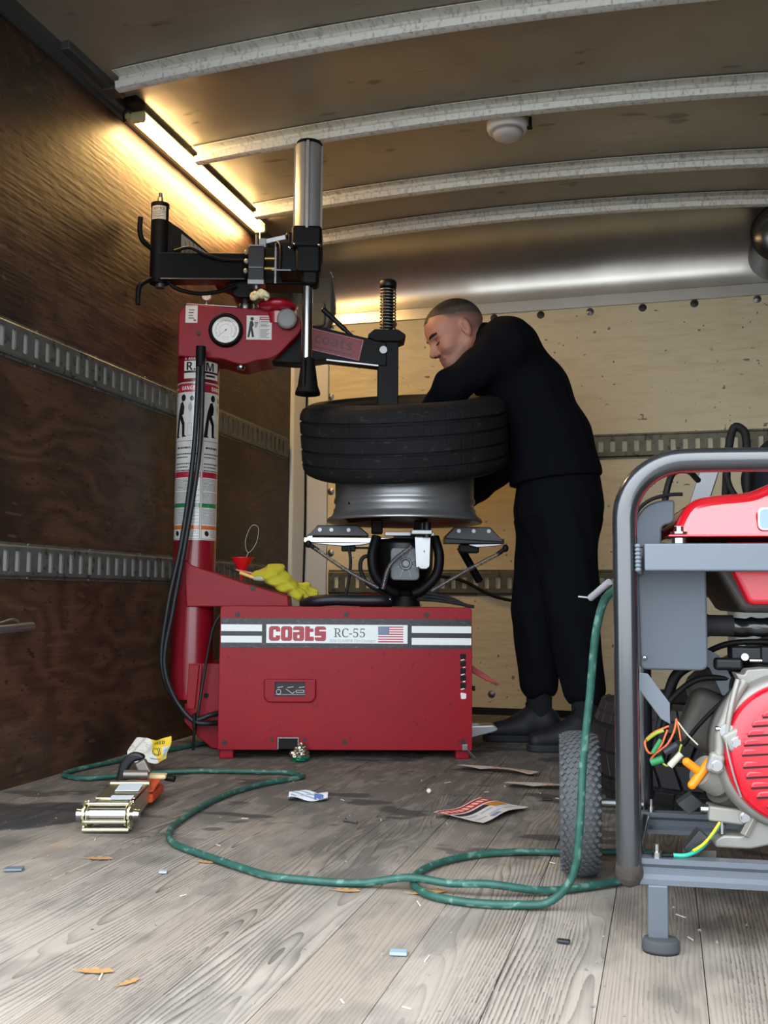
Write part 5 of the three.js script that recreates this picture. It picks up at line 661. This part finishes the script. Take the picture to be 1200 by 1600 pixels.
  // engine foot, mounts, ground wire
  mesh('engine_foot', [ex(rpoly([[0.092, 0.134], [0.092, 0.144], [0.105, 0.153], [0.135, 0.153], [0.146, 0.178], [0.165, 0.195], [0.22, 0.19], [0.30, 0.165], [0.30, 0.15], [0.20, 0.148], [0.145, 0.134]], 0.006), -0.13, -0.085, 0.003), rb(0.055, 0.024, 0.04, 0.112, 0.182, -0.11, 0.004, [0, 0, -0.08]), bar([0.155, 0.19, -0.085], [0.135, 0.155, -0.08], 0.009, 0.012)], cast, G);
  each('foot_bolt', [hexbolt(0.007, 0.006, 0.139, 0.182, -0.085), cy(0.008, 0.008, 0.012, 0.080, 0.188, -0.105, 'x', 6), cy(0.007, 0.007, 0.014, 0.104, 0.161, -0.095, 'y', 6), cy(0.0045, 0.0045, 0.024, 0.104, 0.17, -0.095)], chrome, G);
  each('rubber_mount', [ex(rpoly([[0.043, 0.187], [0.066, 0.204], [0.084, 0.189], [0.061, 0.170]], 0.002), -0.17, -0.14, 0.001), ex(rpoly([[0.041, 0.139], [0.064, 0.168], [0.082, 0.152], [0.058, 0.126]], 0.002), -0.075, -0.045, 0.001)], mat(0x2a2d30, 0.6), G);
  mesh('mount_plate', [bar([0.04, 0.125, -0.06], [0.09, 0.125, -0.06], 0.02, 0.003)], castD, G);
  mesh('ground_wire', tb([[0.019, 0.137, -0.012], [0.04, 0.137, -0.015], [0.062, 0.144, -0.03], [0.082, 0.155, -0.06], [0.10, 0.168, -0.09]], 0.0033, 40), mat(0x2aa58c, 0.4), G); mesh('wire_stripe', tb([[0.05, 0.1425, -0.0185], [0.066, 0.1495, -0.031], [0.085, 0.16, -0.061], [0.10, 0.171, -0.088]], 0.0024, 30), mat(0xd6c93a, 0.4), G); mesh('wire_lug', rod([0.004, 0.136, -0.011], [0.021, 0.137, -0.012], 0.0036), black, G);
  // loose wires behind the gusset
  const wz = -0.09; const wm = { o: mat(0xd96a3a, 0.5), g: mat(0x2c8a54, 0.45), y: mat(0x9fae3c, 0.5), k: mat(0x1d2530, 0.5), w: mat(0xb9b9a6, 0.5) };
  each('orange_wire', [tb([[0.026, 0.318, wz], [0.0, 0.305, wz], [-0.012, 0.292, wz + 0.01], [-0.005, 0.276, wz + 0.01], [0.012, 0.285, wz], [0.024, 0.312, wz]], 0.0018, 40, 6), tb([[0.038, 0.33, wz], [0.034, 0.31, wz], [0.022, 0.288, wz], [0.004, 0.275, wz + 0.006], [-0.002, 0.266, wz]], 0.0018, 40, 6), tb([[0.038, 0.33, wz], [0.042, 0.31, wz], [0.044, 0.295, wz]], 0.0015, 20, 6)], wm.o, G);
  each('green_connector', [rod([-0.002, 0.260, wz], [0.016, 0.267, wz + 0.004], 0.006, 12), rod([0.0, 0.277, wz + 0.01], [0.012, 0.298, wz + 0.012], 0.0035, 10)], wm.g, G); each('yellow_wire', [tb([[-0.01, 0.296, wz + 0.01], [0.006, 0.306, wz], [0.018, 0.311, wz]], 0.0032, 20, 6), tb([[0.01, 0.266, wz], [0.022, 0.256, wz], [0.036, 0.268, wz], [0.045, 0.29, wz]], 0.0018, 30, 6)], wm.y, G);
  mesh('dark_connector', [rod([0.018, 0.277, wz + 0.005], [0.038, 0.290, wz + 0.005], 0.006, 10)], wm.k, G); each('pale_connector', [rod([0.026, 0.256, wz + 0.003], [0.044, 0.276, wz + 0.003], 0.0055, 10), tb([[0.04, 0.325, wz], [0.055, 0.305, wz], [0.07, 0.29, wz]], 0.0014, 20, 6)], wm.w, G);
  // wheels outboard of the frame
  const wheel = (x, s) => { const w = new THREE.Group(); w.name = 'wheel'; w.position.set(x, 0.134, -0.395); w.rotation.z = s * Math.PI / 2; G.add(w); const R = 0.131;
    const tm = mat(0x4d5052, 0.75); mesh('tyre', la([[0.062, 0.03], [0.085, 0.037], [0.108, 0.037], [0.122, 0.031], [R - 0.002, 0.018], [R, 0], [R - 0.002, -0.018], [0.122, -0.031], [0.108, -0.037], [0.085, -0.037], [0.062, -0.03], [0.062, 0.03]], 64), tm, w);
    const bl = [], N = 74; for (let i = 0; i < N; i++) for (let k = -3.5; k <= 3.5; k++) { const q = k + (i % 2 ? 0.5 : 0); if (Math.abs(q) > 3.3) continue; const yy = q * 0.0108, a = i / N * Math.PI * 2, rad = R - 0.006 * (Math.abs(yy) / 0.03) ** 2.2; const b = bx(0.0066, 0.0066, 0.004, 0, 0, 0, [0, 0, Math.PI / 4]); b.rotateX(-yy * 6).translate(0, yy, rad).rotateY(a); bl.push(b); }
    const bb = mesh('tread_block', bl, tm, w); bb.userData.kind = 'stuff';
    mesh('wheel_disc', [la([[0.0, 0.028], [0.02, 0.028], [0.03, 0.01], [0.058, 0.012], [0.066, 0.03], [0.066, -0.03], [0.058, -0.012], [0.03, -0.01], [0.02, -0.028], [0, -0.028]], 40)], steel, w); };
  wheel(-0.108, 1); wheel(W + 0.064, 1);
  for (const x of [-0.05, W + 0.02]) mesh('axle', cy(0.008, 0.008, 0.12, x, 0.134, -0.395, 'x'), steel, G);
}
function flip(g) { const h = g.index ? g.toNonIndexed() : g; for (const k of Object.keys(h.attributes)) { const a = h.attributes[k], n = a.itemSize; for (let i = 0; i < a.count; i += 3) for (let j = 0; j < n; j++) { const t = a.array[(i + 1) * n + j]; a.array[(i + 1) * n + j] = a.array[(i + 2) * n + j]; a.array[(i + 2) * n + j] = t; } } return h; }

// ---------- behind the generator ----------
{
  const t = thing('spare_tire', 'black blocky spare tire lying flat on the planks behind the generator', 'tire', [0.14, 0.131, -2.77]); const R = 0.33, h = 0.13;
  tyreParts(t, R - 0.008, 0.26, 0.2, [-0.3, 0.3]);
  const N = 38, blocks = [[-0.092, 0.056, 0.018], [-0.03, 0.054, -0.02], [0.032, 0.054, 0.02], [0.094, 0.056, -0.018]].map(([y, dy, k]) => ex(rpoly([[-0.0235 - k / 2, -dy / 2], [0.0235 - k / 2, -dy / 2], [0.0235 + k / 2, dy / 2], [-0.0235 + k / 2, dy / 2]], 0.003), 0, 0.011, 0.0015, [], 2).rotateX(-0.9 * Math.sign(y) * Math.max(0, Math.abs(y) - 0.06) * 12).translate(0, y, R - 0.011 - 0.012 * (Math.abs(y) > 0.06 ? 1 : 0)));
  for (let i = 0; i < N; i++) { const a = i / N * Math.PI * 2; if (Math.abs(((a + Math.PI) % (2 * Math.PI)) - Math.PI) > 1.9) continue; blocks.forEach((b, k) => { mesh('tread_block', b, sideMat, t).rotation.y = a + (k % 2) * 0.05; }); }
}
{
  const t = thing('storage_bin', 'pale grey storage bin standing by the cream wall behind the generator', 'bin', [0.40, 0, -3.35]);
  mesh('bin_body', [ex(rpoly([[-0.2, -0.2], [0.2, -0.2], [0.2, 0.2], [-0.2, 0.2]], 0.03), 0, 0.68, 0.008).rotateX(-Math.PI / 2)], mat(0x9b9d98, 0.5), t);
  mesh('bin_lid', [ex(rpoly([[-0.215, -0.215], [0.215, -0.215], [0.215, 0.215], [-0.215, 0.215]], 0.035), 0.68, 0.72, 0.008).rotateX(-Math.PI / 2)], darkMetal, t);
  const j = solo('jacket_bundle', field((p) => { let d = ell(p, [0, 0.15, 0], [0.16, 0.17, 0.15]); d = smin(d, ell(p, [0.05, 0.08, 0.02], [0.17, 0.09, 0.16]), 0.05); return Math.max(d + 0.008 * Math.sin(p[0] * 45 + p[1] * 30) * Math.sin(p[2] * 40 - p[1] * 25), 0.004 - p[1]); }, [0.02, 0.16, 0], [0.24, 0.2, 0.22], 56), mat(0x0d1220, 0.85), 'dark navy jacket bundled in a heap on top of the grey bin', 'jacket', [0.40, 0.718, -3.28]);
  solo('hose_coil', [tb([[-0.035, 0.02, 0.02], [-0.03, 0.14, 0.02], [-0.02, 0.26, 0.02], [0.0, 0.325, 0.02], [0.025, 0.31, 0.02], [0.032, 0.24, 0.02], [0.03, 0.12, 0.02], [0.02, 0.02, 0.03]], 0.0125, 120, 10), tb([[-0.035, 0.20, 0.06], [-0.02, 0.13, 0.07], [0.03, 0.06, 0.07], [0.06, 0.02, 0.07]], 0.009, 40, 8)], rubber, 'thick black hose standing in a loop on the grey bin beside the navy jacket', 'hose', [0.215, 0.72, -3.2]);
  solo('slanted_post', [bar([0.04, 0.62, -2.62], [0.128, 0.885, -2.62], 0.045, 0.02), bar([0.044, 0.63, -2.62], [0.10, 0.27, -2.66], 0.03, 0.03)], mat(0x77787a, 0.4, 0.6), 'slanted grey metal strut rising from the spare tire behind the generator', 'strut');
  solo('thin_cable', [tb([[0.0, 0.60, -2.1], [0.002, 0.72, -2.2], [0.018, 0.785, -2.22], [0.05, 0.805, -2.3], [0.08, 0.80, -2.45]], 0.007, 50, 8)], black, 'black cable arching up behind the curved corner of the generator frame', 'cable');
  solo('lead_end', [rod([-0.115, 0.52, -1.63], [-0.083, 0.545, -1.585], 0.0055, 10), rod([-0.115, 0.52, -1.63], [-0.135, 0.522, -1.64], 0.0015, 6)], mat(0x8d8c92, 0.5), 'pale grey bare cable end sticking out beside the generator post', 'cable');
}
// ---------- green cord ----------
{
  const cord = [[-0.072, 0.535, -1.62], [-0.092, 0.52, -1.64], [-0.108, 0.47, -1.66], [-0.122, 0.36, -1.69], [-0.135, 0.25, -1.70], [-0.142, 0.14, -1.70], [-0.155, 0.06, -1.71], [-0.195, 0.014, -1.715], [-0.25, 0.0095, -1.70], [-0.33, 0.009, -1.692], [-0.405, 0.009, -1.718], [-0.447, 0.009, -1.79], [-0.442, 0.009, -1.88], [-0.385, 0.009, -1.985], [-0.29, 0.009, -2.05], [-0.19, 0.009, -2.075], [-0.02, 0.009, -2.12], [0.06, 0.009, -2.06], [0.04, 0.009, -1.97], [-0.075, 0.009, -1.905], [-0.13, 0.009, -1.855], [-0.21, 0.0095, -1.795], [-0.307, 0.0235, -1.755], [-0.37, 0.020, -1.752], [-0.444, 0.024, -1.752], [-0.536, 0.009, -1.744], [-0.63, 0.009, -1.735], [-0.705, 0.009, -1.74], [-0.77, 0.009, -1.772], [-0.879, 0.009, -1.835], [-0.985, 0.009, -1.905], [-1.045, 0.009, -2.0], [-1.083, 0.009, -2.18], [-1.095, 0.009, -2.40], [-1.065, 0.009, -2.56], [-1.02, 0.009, -2.65], [-1.0, 0.009, -2.71], [-1.06, 0.009, -2.745], [-1.16, 0.009, -2.73], [-1.30, 0.009, -2.70], [-1.41, 0.009, -2.64], [-1.49, 0.009, -2.56], [-1.57, 0.009, -2.49], [-1.655, 0.009, -2.52], [-1.665, 0.009, -2.62], [-1.625, 0.009, -2.82], [-1.57, 0.009, -3.1], [-1.50, 0.009, -3.3], [-1.3, 0.009, -3.5]];
  const cm = dtex(512, 32, (u, v) => { const n = fbm(u * 60, v * 4, 60, 4, 3, 1200); let c = mix3([0.09, 0.27, 0.235], [0.20, 0.40, 0.355], n); return n > 0.68 ? mix3(c, [0.45, 0.55, 0.5], 0.6) : c; }); cm.repeat.set(6, 1);
  solo('extension_cord', [tb(cord, 0.0068, 520, 10)], mat(0xffffff, 0.5, 0, { map: cm }), 'green extension cord looping over the planks from generator to machine', 'cord');
}
// ---------- things on the floor ----------
{
  const t = thing('ratchet_strap', 'yellow zinc ratchet strap buckle with orange webbing lying on the planks', 'ratchet strap', [-1.19, 0, -1.99], 0.30);
  const pl = (x) => ex(rpoly([[0.0, 0.006], [-0.03, 0.02], [-0.03, 0.05], [0.0, 0.062], [0.06, 0.052], [0.24, 0.06], [0.25, 0.04], [0.24, 0.02], [0.06, 0.008]], 0.01), x - 0.0015, x + 0.0015, 0.0005).rotateY(Math.PI / 2);
  for (const x of [-0.042, 0.042]) mesh('side_plate', pl(x), zinc, t);
  mesh('spool', [cy(0.018, 0.018, 0.084, 0, 0.036, 0.0, 'x'), cy(0.011, 0.011, 0.12, 0, 0.036, 0, 'x')], chrome, t);
  for (const s of [-1, 1]) { const g = []; for (let i = 0; i < 12; i++) { const a = i / 12 * Math.PI * 2; g.push(bx(0.005, 0.010, 0.007, s * 0.049, 0.036 + Math.cos(a) * 0.026, Math.sin(a) * 0.026, [a, 0, 0])); } mesh('ratchet_gear', [cy(0.025, 0.025, 0.005, s * 0.049, 0.036, 0, 'x', 24), ...g], zinc, t); mesh('end_cap', cy(0.014, 0.012, 0.012, s * 0.062, 0.036, 0, 'x', 16), chrome, t); }
  each('cross_bar', [cy(0.005, 0.005, 0.10, 0, 0.008, 0.022, 'x'), cy(0.004, 0.004, 0.09, 0, 0.026, 0.027, 'x'), cy(0.004, 0.004, 0.09, 0, 0.06, 0.005, 'x')], zinc, t);
  mesh('handle', [rb(0.09, 0.004, 0.15, 0, 0.063, -0.13, 0.002, [0.04, 0, 0]), rb(0.10, 0.012, 0.02, 0, 0.066, -0.205, 0.005), rb(0.07, 0.006, 0.05, 0, 0.056, -0.05, 0.003)], zinc, t);
  each('white_label', [rb(0.055, 0.0012, 0.07, 0.012, 0.0685, -0.145, 0.0005, [0.06, 0.05, 0]), rb(0.05, 0.0012, 0.03, 0.015, 0.0625, -0.055, 0.0005, [0.1, 0, 0])], mat(0xcdd6de, 0.6), t);
  each('webbing', [rb(0.052, 0.022, 0.14, 0.026, 0.026, -0.29, 0.006), rb(0.05, 0.006, 0.10, 0.028, 0.05, -0.27, 0.003, [0.12, 0, 0])], mat(0xc24a22, 0.8), t);
  mesh('pale_webbing', rb(0.05, 0.012, 0.03, 0.04, 0.062, -0.325, 0.005), mat(0xd8c79a, 0.8), t); mesh('strap_end', rod([0.06, 0.058, -0.33], [0.085, 0.055, -0.325], 0.008), black, t);
  mesh('hook', [ex(rpoly([[-0.05, 0.0], [-0.055, 0.06], [-0.045, 0.105], [-0.02, 0.128], [0.012, 0.122], [0.015, 0.108], [-0.012, 0.105], [-0.028, 0.08], [-0.03, 0.03], [-0.02, 0.0]], 0.015), -0.31, -0.285, 0.006)], darkMetal, t);
  each('buckle_bar', [cy(0.012, 0.012, 0.06, 0.0, 0.075, -0.27, 'x'), rb(0.03, 0.04, 0.02, 0.015, 0.09, -0.28, 0.006, [0, 0, 0.5])], castS(), t);
}
function castS() { return mat(0x75716a, 0.4, 0.7); }
function sheet(w, h, nx, ny, f) { const g = new THREE.BoxGeometry(w, 0.0006, h, nx, 1, ny); const p = g.attributes.position; for (let i = 0; i < p.count; i++) { const [dx, dy, dz] = f(p.getX(i) / w, p.getZ(i) / h); p.setXYZ(i, p.getX(i) + dx, p.getY(i) + dy, p.getZ(i) + dz); } g.computeVertexNormals(); return g; }
{
  const tagT = ctex(512, 256, (g, w, h) => { g.fillStyle = '#d9d6cb'; g.fillRect(0, 0, w, h); g.fillStyle = '#e2bf2a'; g.beginPath(); g.moveTo(250, 0); g.lineTo(w, 0); g.lineTo(w, h); g.lineTo(400, h); g.closePath(); g.fill(); g.fillStyle = '#20201c'; g.font = 'bold 46px sans-serif'; g.fillText('SPEED', 320, 60); g.strokeStyle = '#20201c'; g.lineWidth = 6; g.strokeRect(330, 100, 70, 60); g.strokeRect(345, 112, 40, 60); g.fillStyle = '#d8e2ea'; g.fillRect(425, 90, 70, 130); g.fillStyle = '#5d7390'; for (let i = 0; i < 9; i++) g.fillRect(432, 98 + i * 13, 56, 4 + (i % 3) * 2); g.fillStyle = '#4d6fa8'; g.fillRect(300, 205, 100, 10); g.fillStyle = '#a89f80'; for (let i = 0; i < 30; i++) g.fillRect(rnd() * 220, 20 + rnd() * 200, 26, 5); });
  const g = sheet(0.165, 0.07, 24, 10, (a, b) => [0, 0.006 * Math.sin(a * 12 + b * 5) + (a < 0 ? 0.006 * Math.sin(b * 9 + a * 20) : 0), 0.012 * Math.sin(a * 5)]);
  solo('cardboard_tag', g, mat(0xffffff, 0.6, 0, { map: tagT }), 'curled yellow and white cardboard tag lying behind the ratchet strap', 'tag', [-1.465, 0.066, -2.66]).rotation.set(1.05, 0.25, 0.55, 'YXZ');
  const fly = ctex(512, 256, (g, w, h) => { g.fillStyle = '#d6d4d0'; g.fillRect(0, 0, w, h); g.fillStyle = '#b0281e'; g.fillRect(0, 8, w, 70); g.fillStyle = '#f0c9b4'; for (let i = 0; i < 9; i++) g.fillRect(14 + i * 54, 26, 34, 34); g.fillStyle = '#22232a'; g.fillRect(20, 92, 330, 34); g.fillStyle = '#c8862a'; g.fillRect(350, 92, 150, 60); g.fillStyle = '#98a4b2'; for (let i = 0; i < 6; i++) g.fillRect(20 + (i % 3) * 160, 150 + Math.floor(i / 3) * 46, 130, 12); g.fillStyle = '#74859a'; g.fillRect(150, 215, 90, 28); });
  solo('flyer', sheet(0.22, 0.135, 14, 8, (a, b) => [0, 0.006 + 0.004 * Math.sin(a * 7 + b * 3) + 0.008 * Math.max(0, b - 0.3), 0]), mat(0xffffff, 0.5, 0, { map: fly }), 'red orange and white printed flyer lying on the planks', 'flyer', [-0.432, 0.0045, -2.412], [0, 1.22, 0]);
  const str = ctex(512, 128, (g, w, h) => { g.fillStyle = '#c9c1b4'; g.fillRect(0, 0, w, h); for (let i = 0; i < 120; i++) { g.fillStyle = ['#a5402e', '#6a5348', '#d9d5cc', '#b26a50'][i % 4]; g.fillRect(180 + rnd() * 310, 14 + rnd() * 70, 8 + rnd() * 20, 5 + rnd() * 8); } });
  const strip = (label, x, z, r, l) => solo('torn_strip', sheet(l, 0.055, 20, 4, (a, b) => [0, 0.006 + 0.007 * Math.abs(Math.sin(a * 5 + 1)) * (b + 0.5), 0.016 * a * a * 4]), mat(0xffffff, 0.6, 0, { map: str }), label, 'strip', [x, 0.0035, z], [0, r, 0]);
  strip('torn printed paper strip with bent ends nearest the red cabinet', -0.485, -3.0, -0.22, 0.24); strip('straight torn printed paper strip between the flyer and the shoes', -0.30, -2.785, -0.02, 0.26);
  const pap = ctex(256, 128, (g, w, h) => { g.fillStyle = '#dcdfe4'; g.fillRect(0, 0, w, h); g.fillStyle = '#8e9fc4'; for (let i = 0; i < 6; i++) g.fillRect(14, 12 + i * 18, 130 + (i % 3) * 30, 7); g.fillStyle = '#5b74ae'; g.fillRect(170, 70, 60, 40); });
  solo('paper_scrap', sheet(0.10, 0.085, 10, 8, (a, b) => [0, 0.006 + 0.006 * Math.sin(a * 6 + b * 8), 0]), mat(0xffffff, 0.6, 0, { map: pap }), 'small white and blue paper scrap on the planks before the cabinet', 'paper', [-0.89, 0.0035, -2.45], [0, 0.3, 0]);
  const leafM = mat(0xa98152, 0.8), leaf = (s) => { const g = ex(rpoly([[-0.045, 0.001], [-0.026, 0.002], [-0.020, 0.010], [-0.010, 0.007], [-0.002, 0.015], [0.008, 0.008], [0.020, 0.012], [0.035, 0.001], [0.018, -0.004], [0.012, -0.012], [0.0, -0.006], [-0.012, -0.010], [-0.024, -0.002]], 0.002), 0, 0.0008, 0, [], 4).rotateX(-Math.PI / 2); const p = g.attributes.position; for (let i = 0; i < p.count; i++) p.setY(i, p.getY(i) + 0.30 * Math.abs(p.getZ(i)) + 2.5 * p.getX(i) ** 2); g.computeVertexNormals(); return g.scale(s, s, s); };
  [['long curled brown leaf at the lower left of the floor', -0.765, -1.255, 0.2, 0.8], ['small bent brown leaf right of the long curled leaf', -0.70, -1.235, 1.1, 0.55], ['brown leaf tucked against the green cord before the flyer', -0.55, -1.715, 0.1, 0.75], ['larger orange brown leaf under the crossing of the green cord', -0.408, -1.745, 0.5, 1.0], ['tan leaf scrap on the planks in front of the ratchet strap', -1.08, -1.775, 0.2, 0.8], ['tan leaf scrap beside the left bend of the green cord', -0.872, -1.815, 0.0, 0.55]].forEach(([l, x, z, r, s]) => solo('dry_leaf', leaf(s), leafM, l, 'leaf', [x, 0.0008, z], [0, r, 0], 'dry leaves on the planks'));
  const chip = (l, x, z, r, w, d, c) => solo('chip', rb(w, 0.005, d, 0, 0.0035, 0, 0.002), mat(c, 0.5), l, 'chip', [x, 0.0, z], [0, r, 0]);
  chip('pale blue grey plastic chip at the middle front of the floor', -0.382, -1.445, 0.2, 0.026, 0.018, 0x8fa3b4); chip('small black plastic chip left of the generator foot', -0.156, -1.564, -0.1, 0.02, 0.011, 0x22252a); chip('little grey framed square near the left bend of the cord', -0.913, -1.726, 0.3, 0.016, 0.016, 0x9aa0a4); chip('flat blue grey chip at the far left edge of the floor', -1.19, -1.66, 0.4, 0.034, 0.022, 0x66727c); chip('dark bit of plastic beside the generator wheel and torn strip', -0.30, -2.62, 0.1, 0.026, 0.012, 0x1a1c1e);
  const sc = thing('screw', 'loose metal screw lying on the planks left of the flyer', 'screw', [-0.718, 0.005, -2.23], -0.4); mesh('shank', rod([0, 0, 0], [0.036, 0, 0], 0.0026), steel, sc); mesh('head', rod([-0.004, 0, 0], [0.0, 0, 0], 0.0055), steel, sc);
  solo('ball_bearing', sp(0.0065, 0, 0.007, 0), white, 'tiny white round pellet on the planks behind the screw', 'pellet', [-0.611, 0, -2.617]);
  const gp = [], gm = []; for (let i = 0; i < 240; i++) { const x = rr(XL + 0.05, XR - 0.1), z = rr(-2.3, -1.15), s = rr(0.001, 0.0032); gp.push(tr(new THREE.TetrahedronGeometry(s, 0), [x, s * 0.5, z], [rnd() * 6, rnd() * 6, 0], [1.6, 0.7, 1])); } 
  const gr = mesh('grit', gp, mat(0x8a857b, 0.8), scene); gr.userData = { label: 'scattered pale grit and splinters over the plank floor', category: 'debris', kind: 'stuff' };
  const st = []; for (let i = 0; i < 26; i++) { const x = rr(-1.2, 0.2), z = rr(-2.8, -1.2), a = rnd() * 3; st.push(bx(rr(0.01, 0.028), 0.0015, 0.002, x, 0.002, z, [0, a, 0])); } const sp2 = mesh('splinters', st, mat(0xcfcabd, 0.7), scene); sp2.userData = { label: 'thin pale splinters and straw bits strewn across the planks', category: 'debris', kind: 'stuff' };
}
renderer.render(scene, camera);
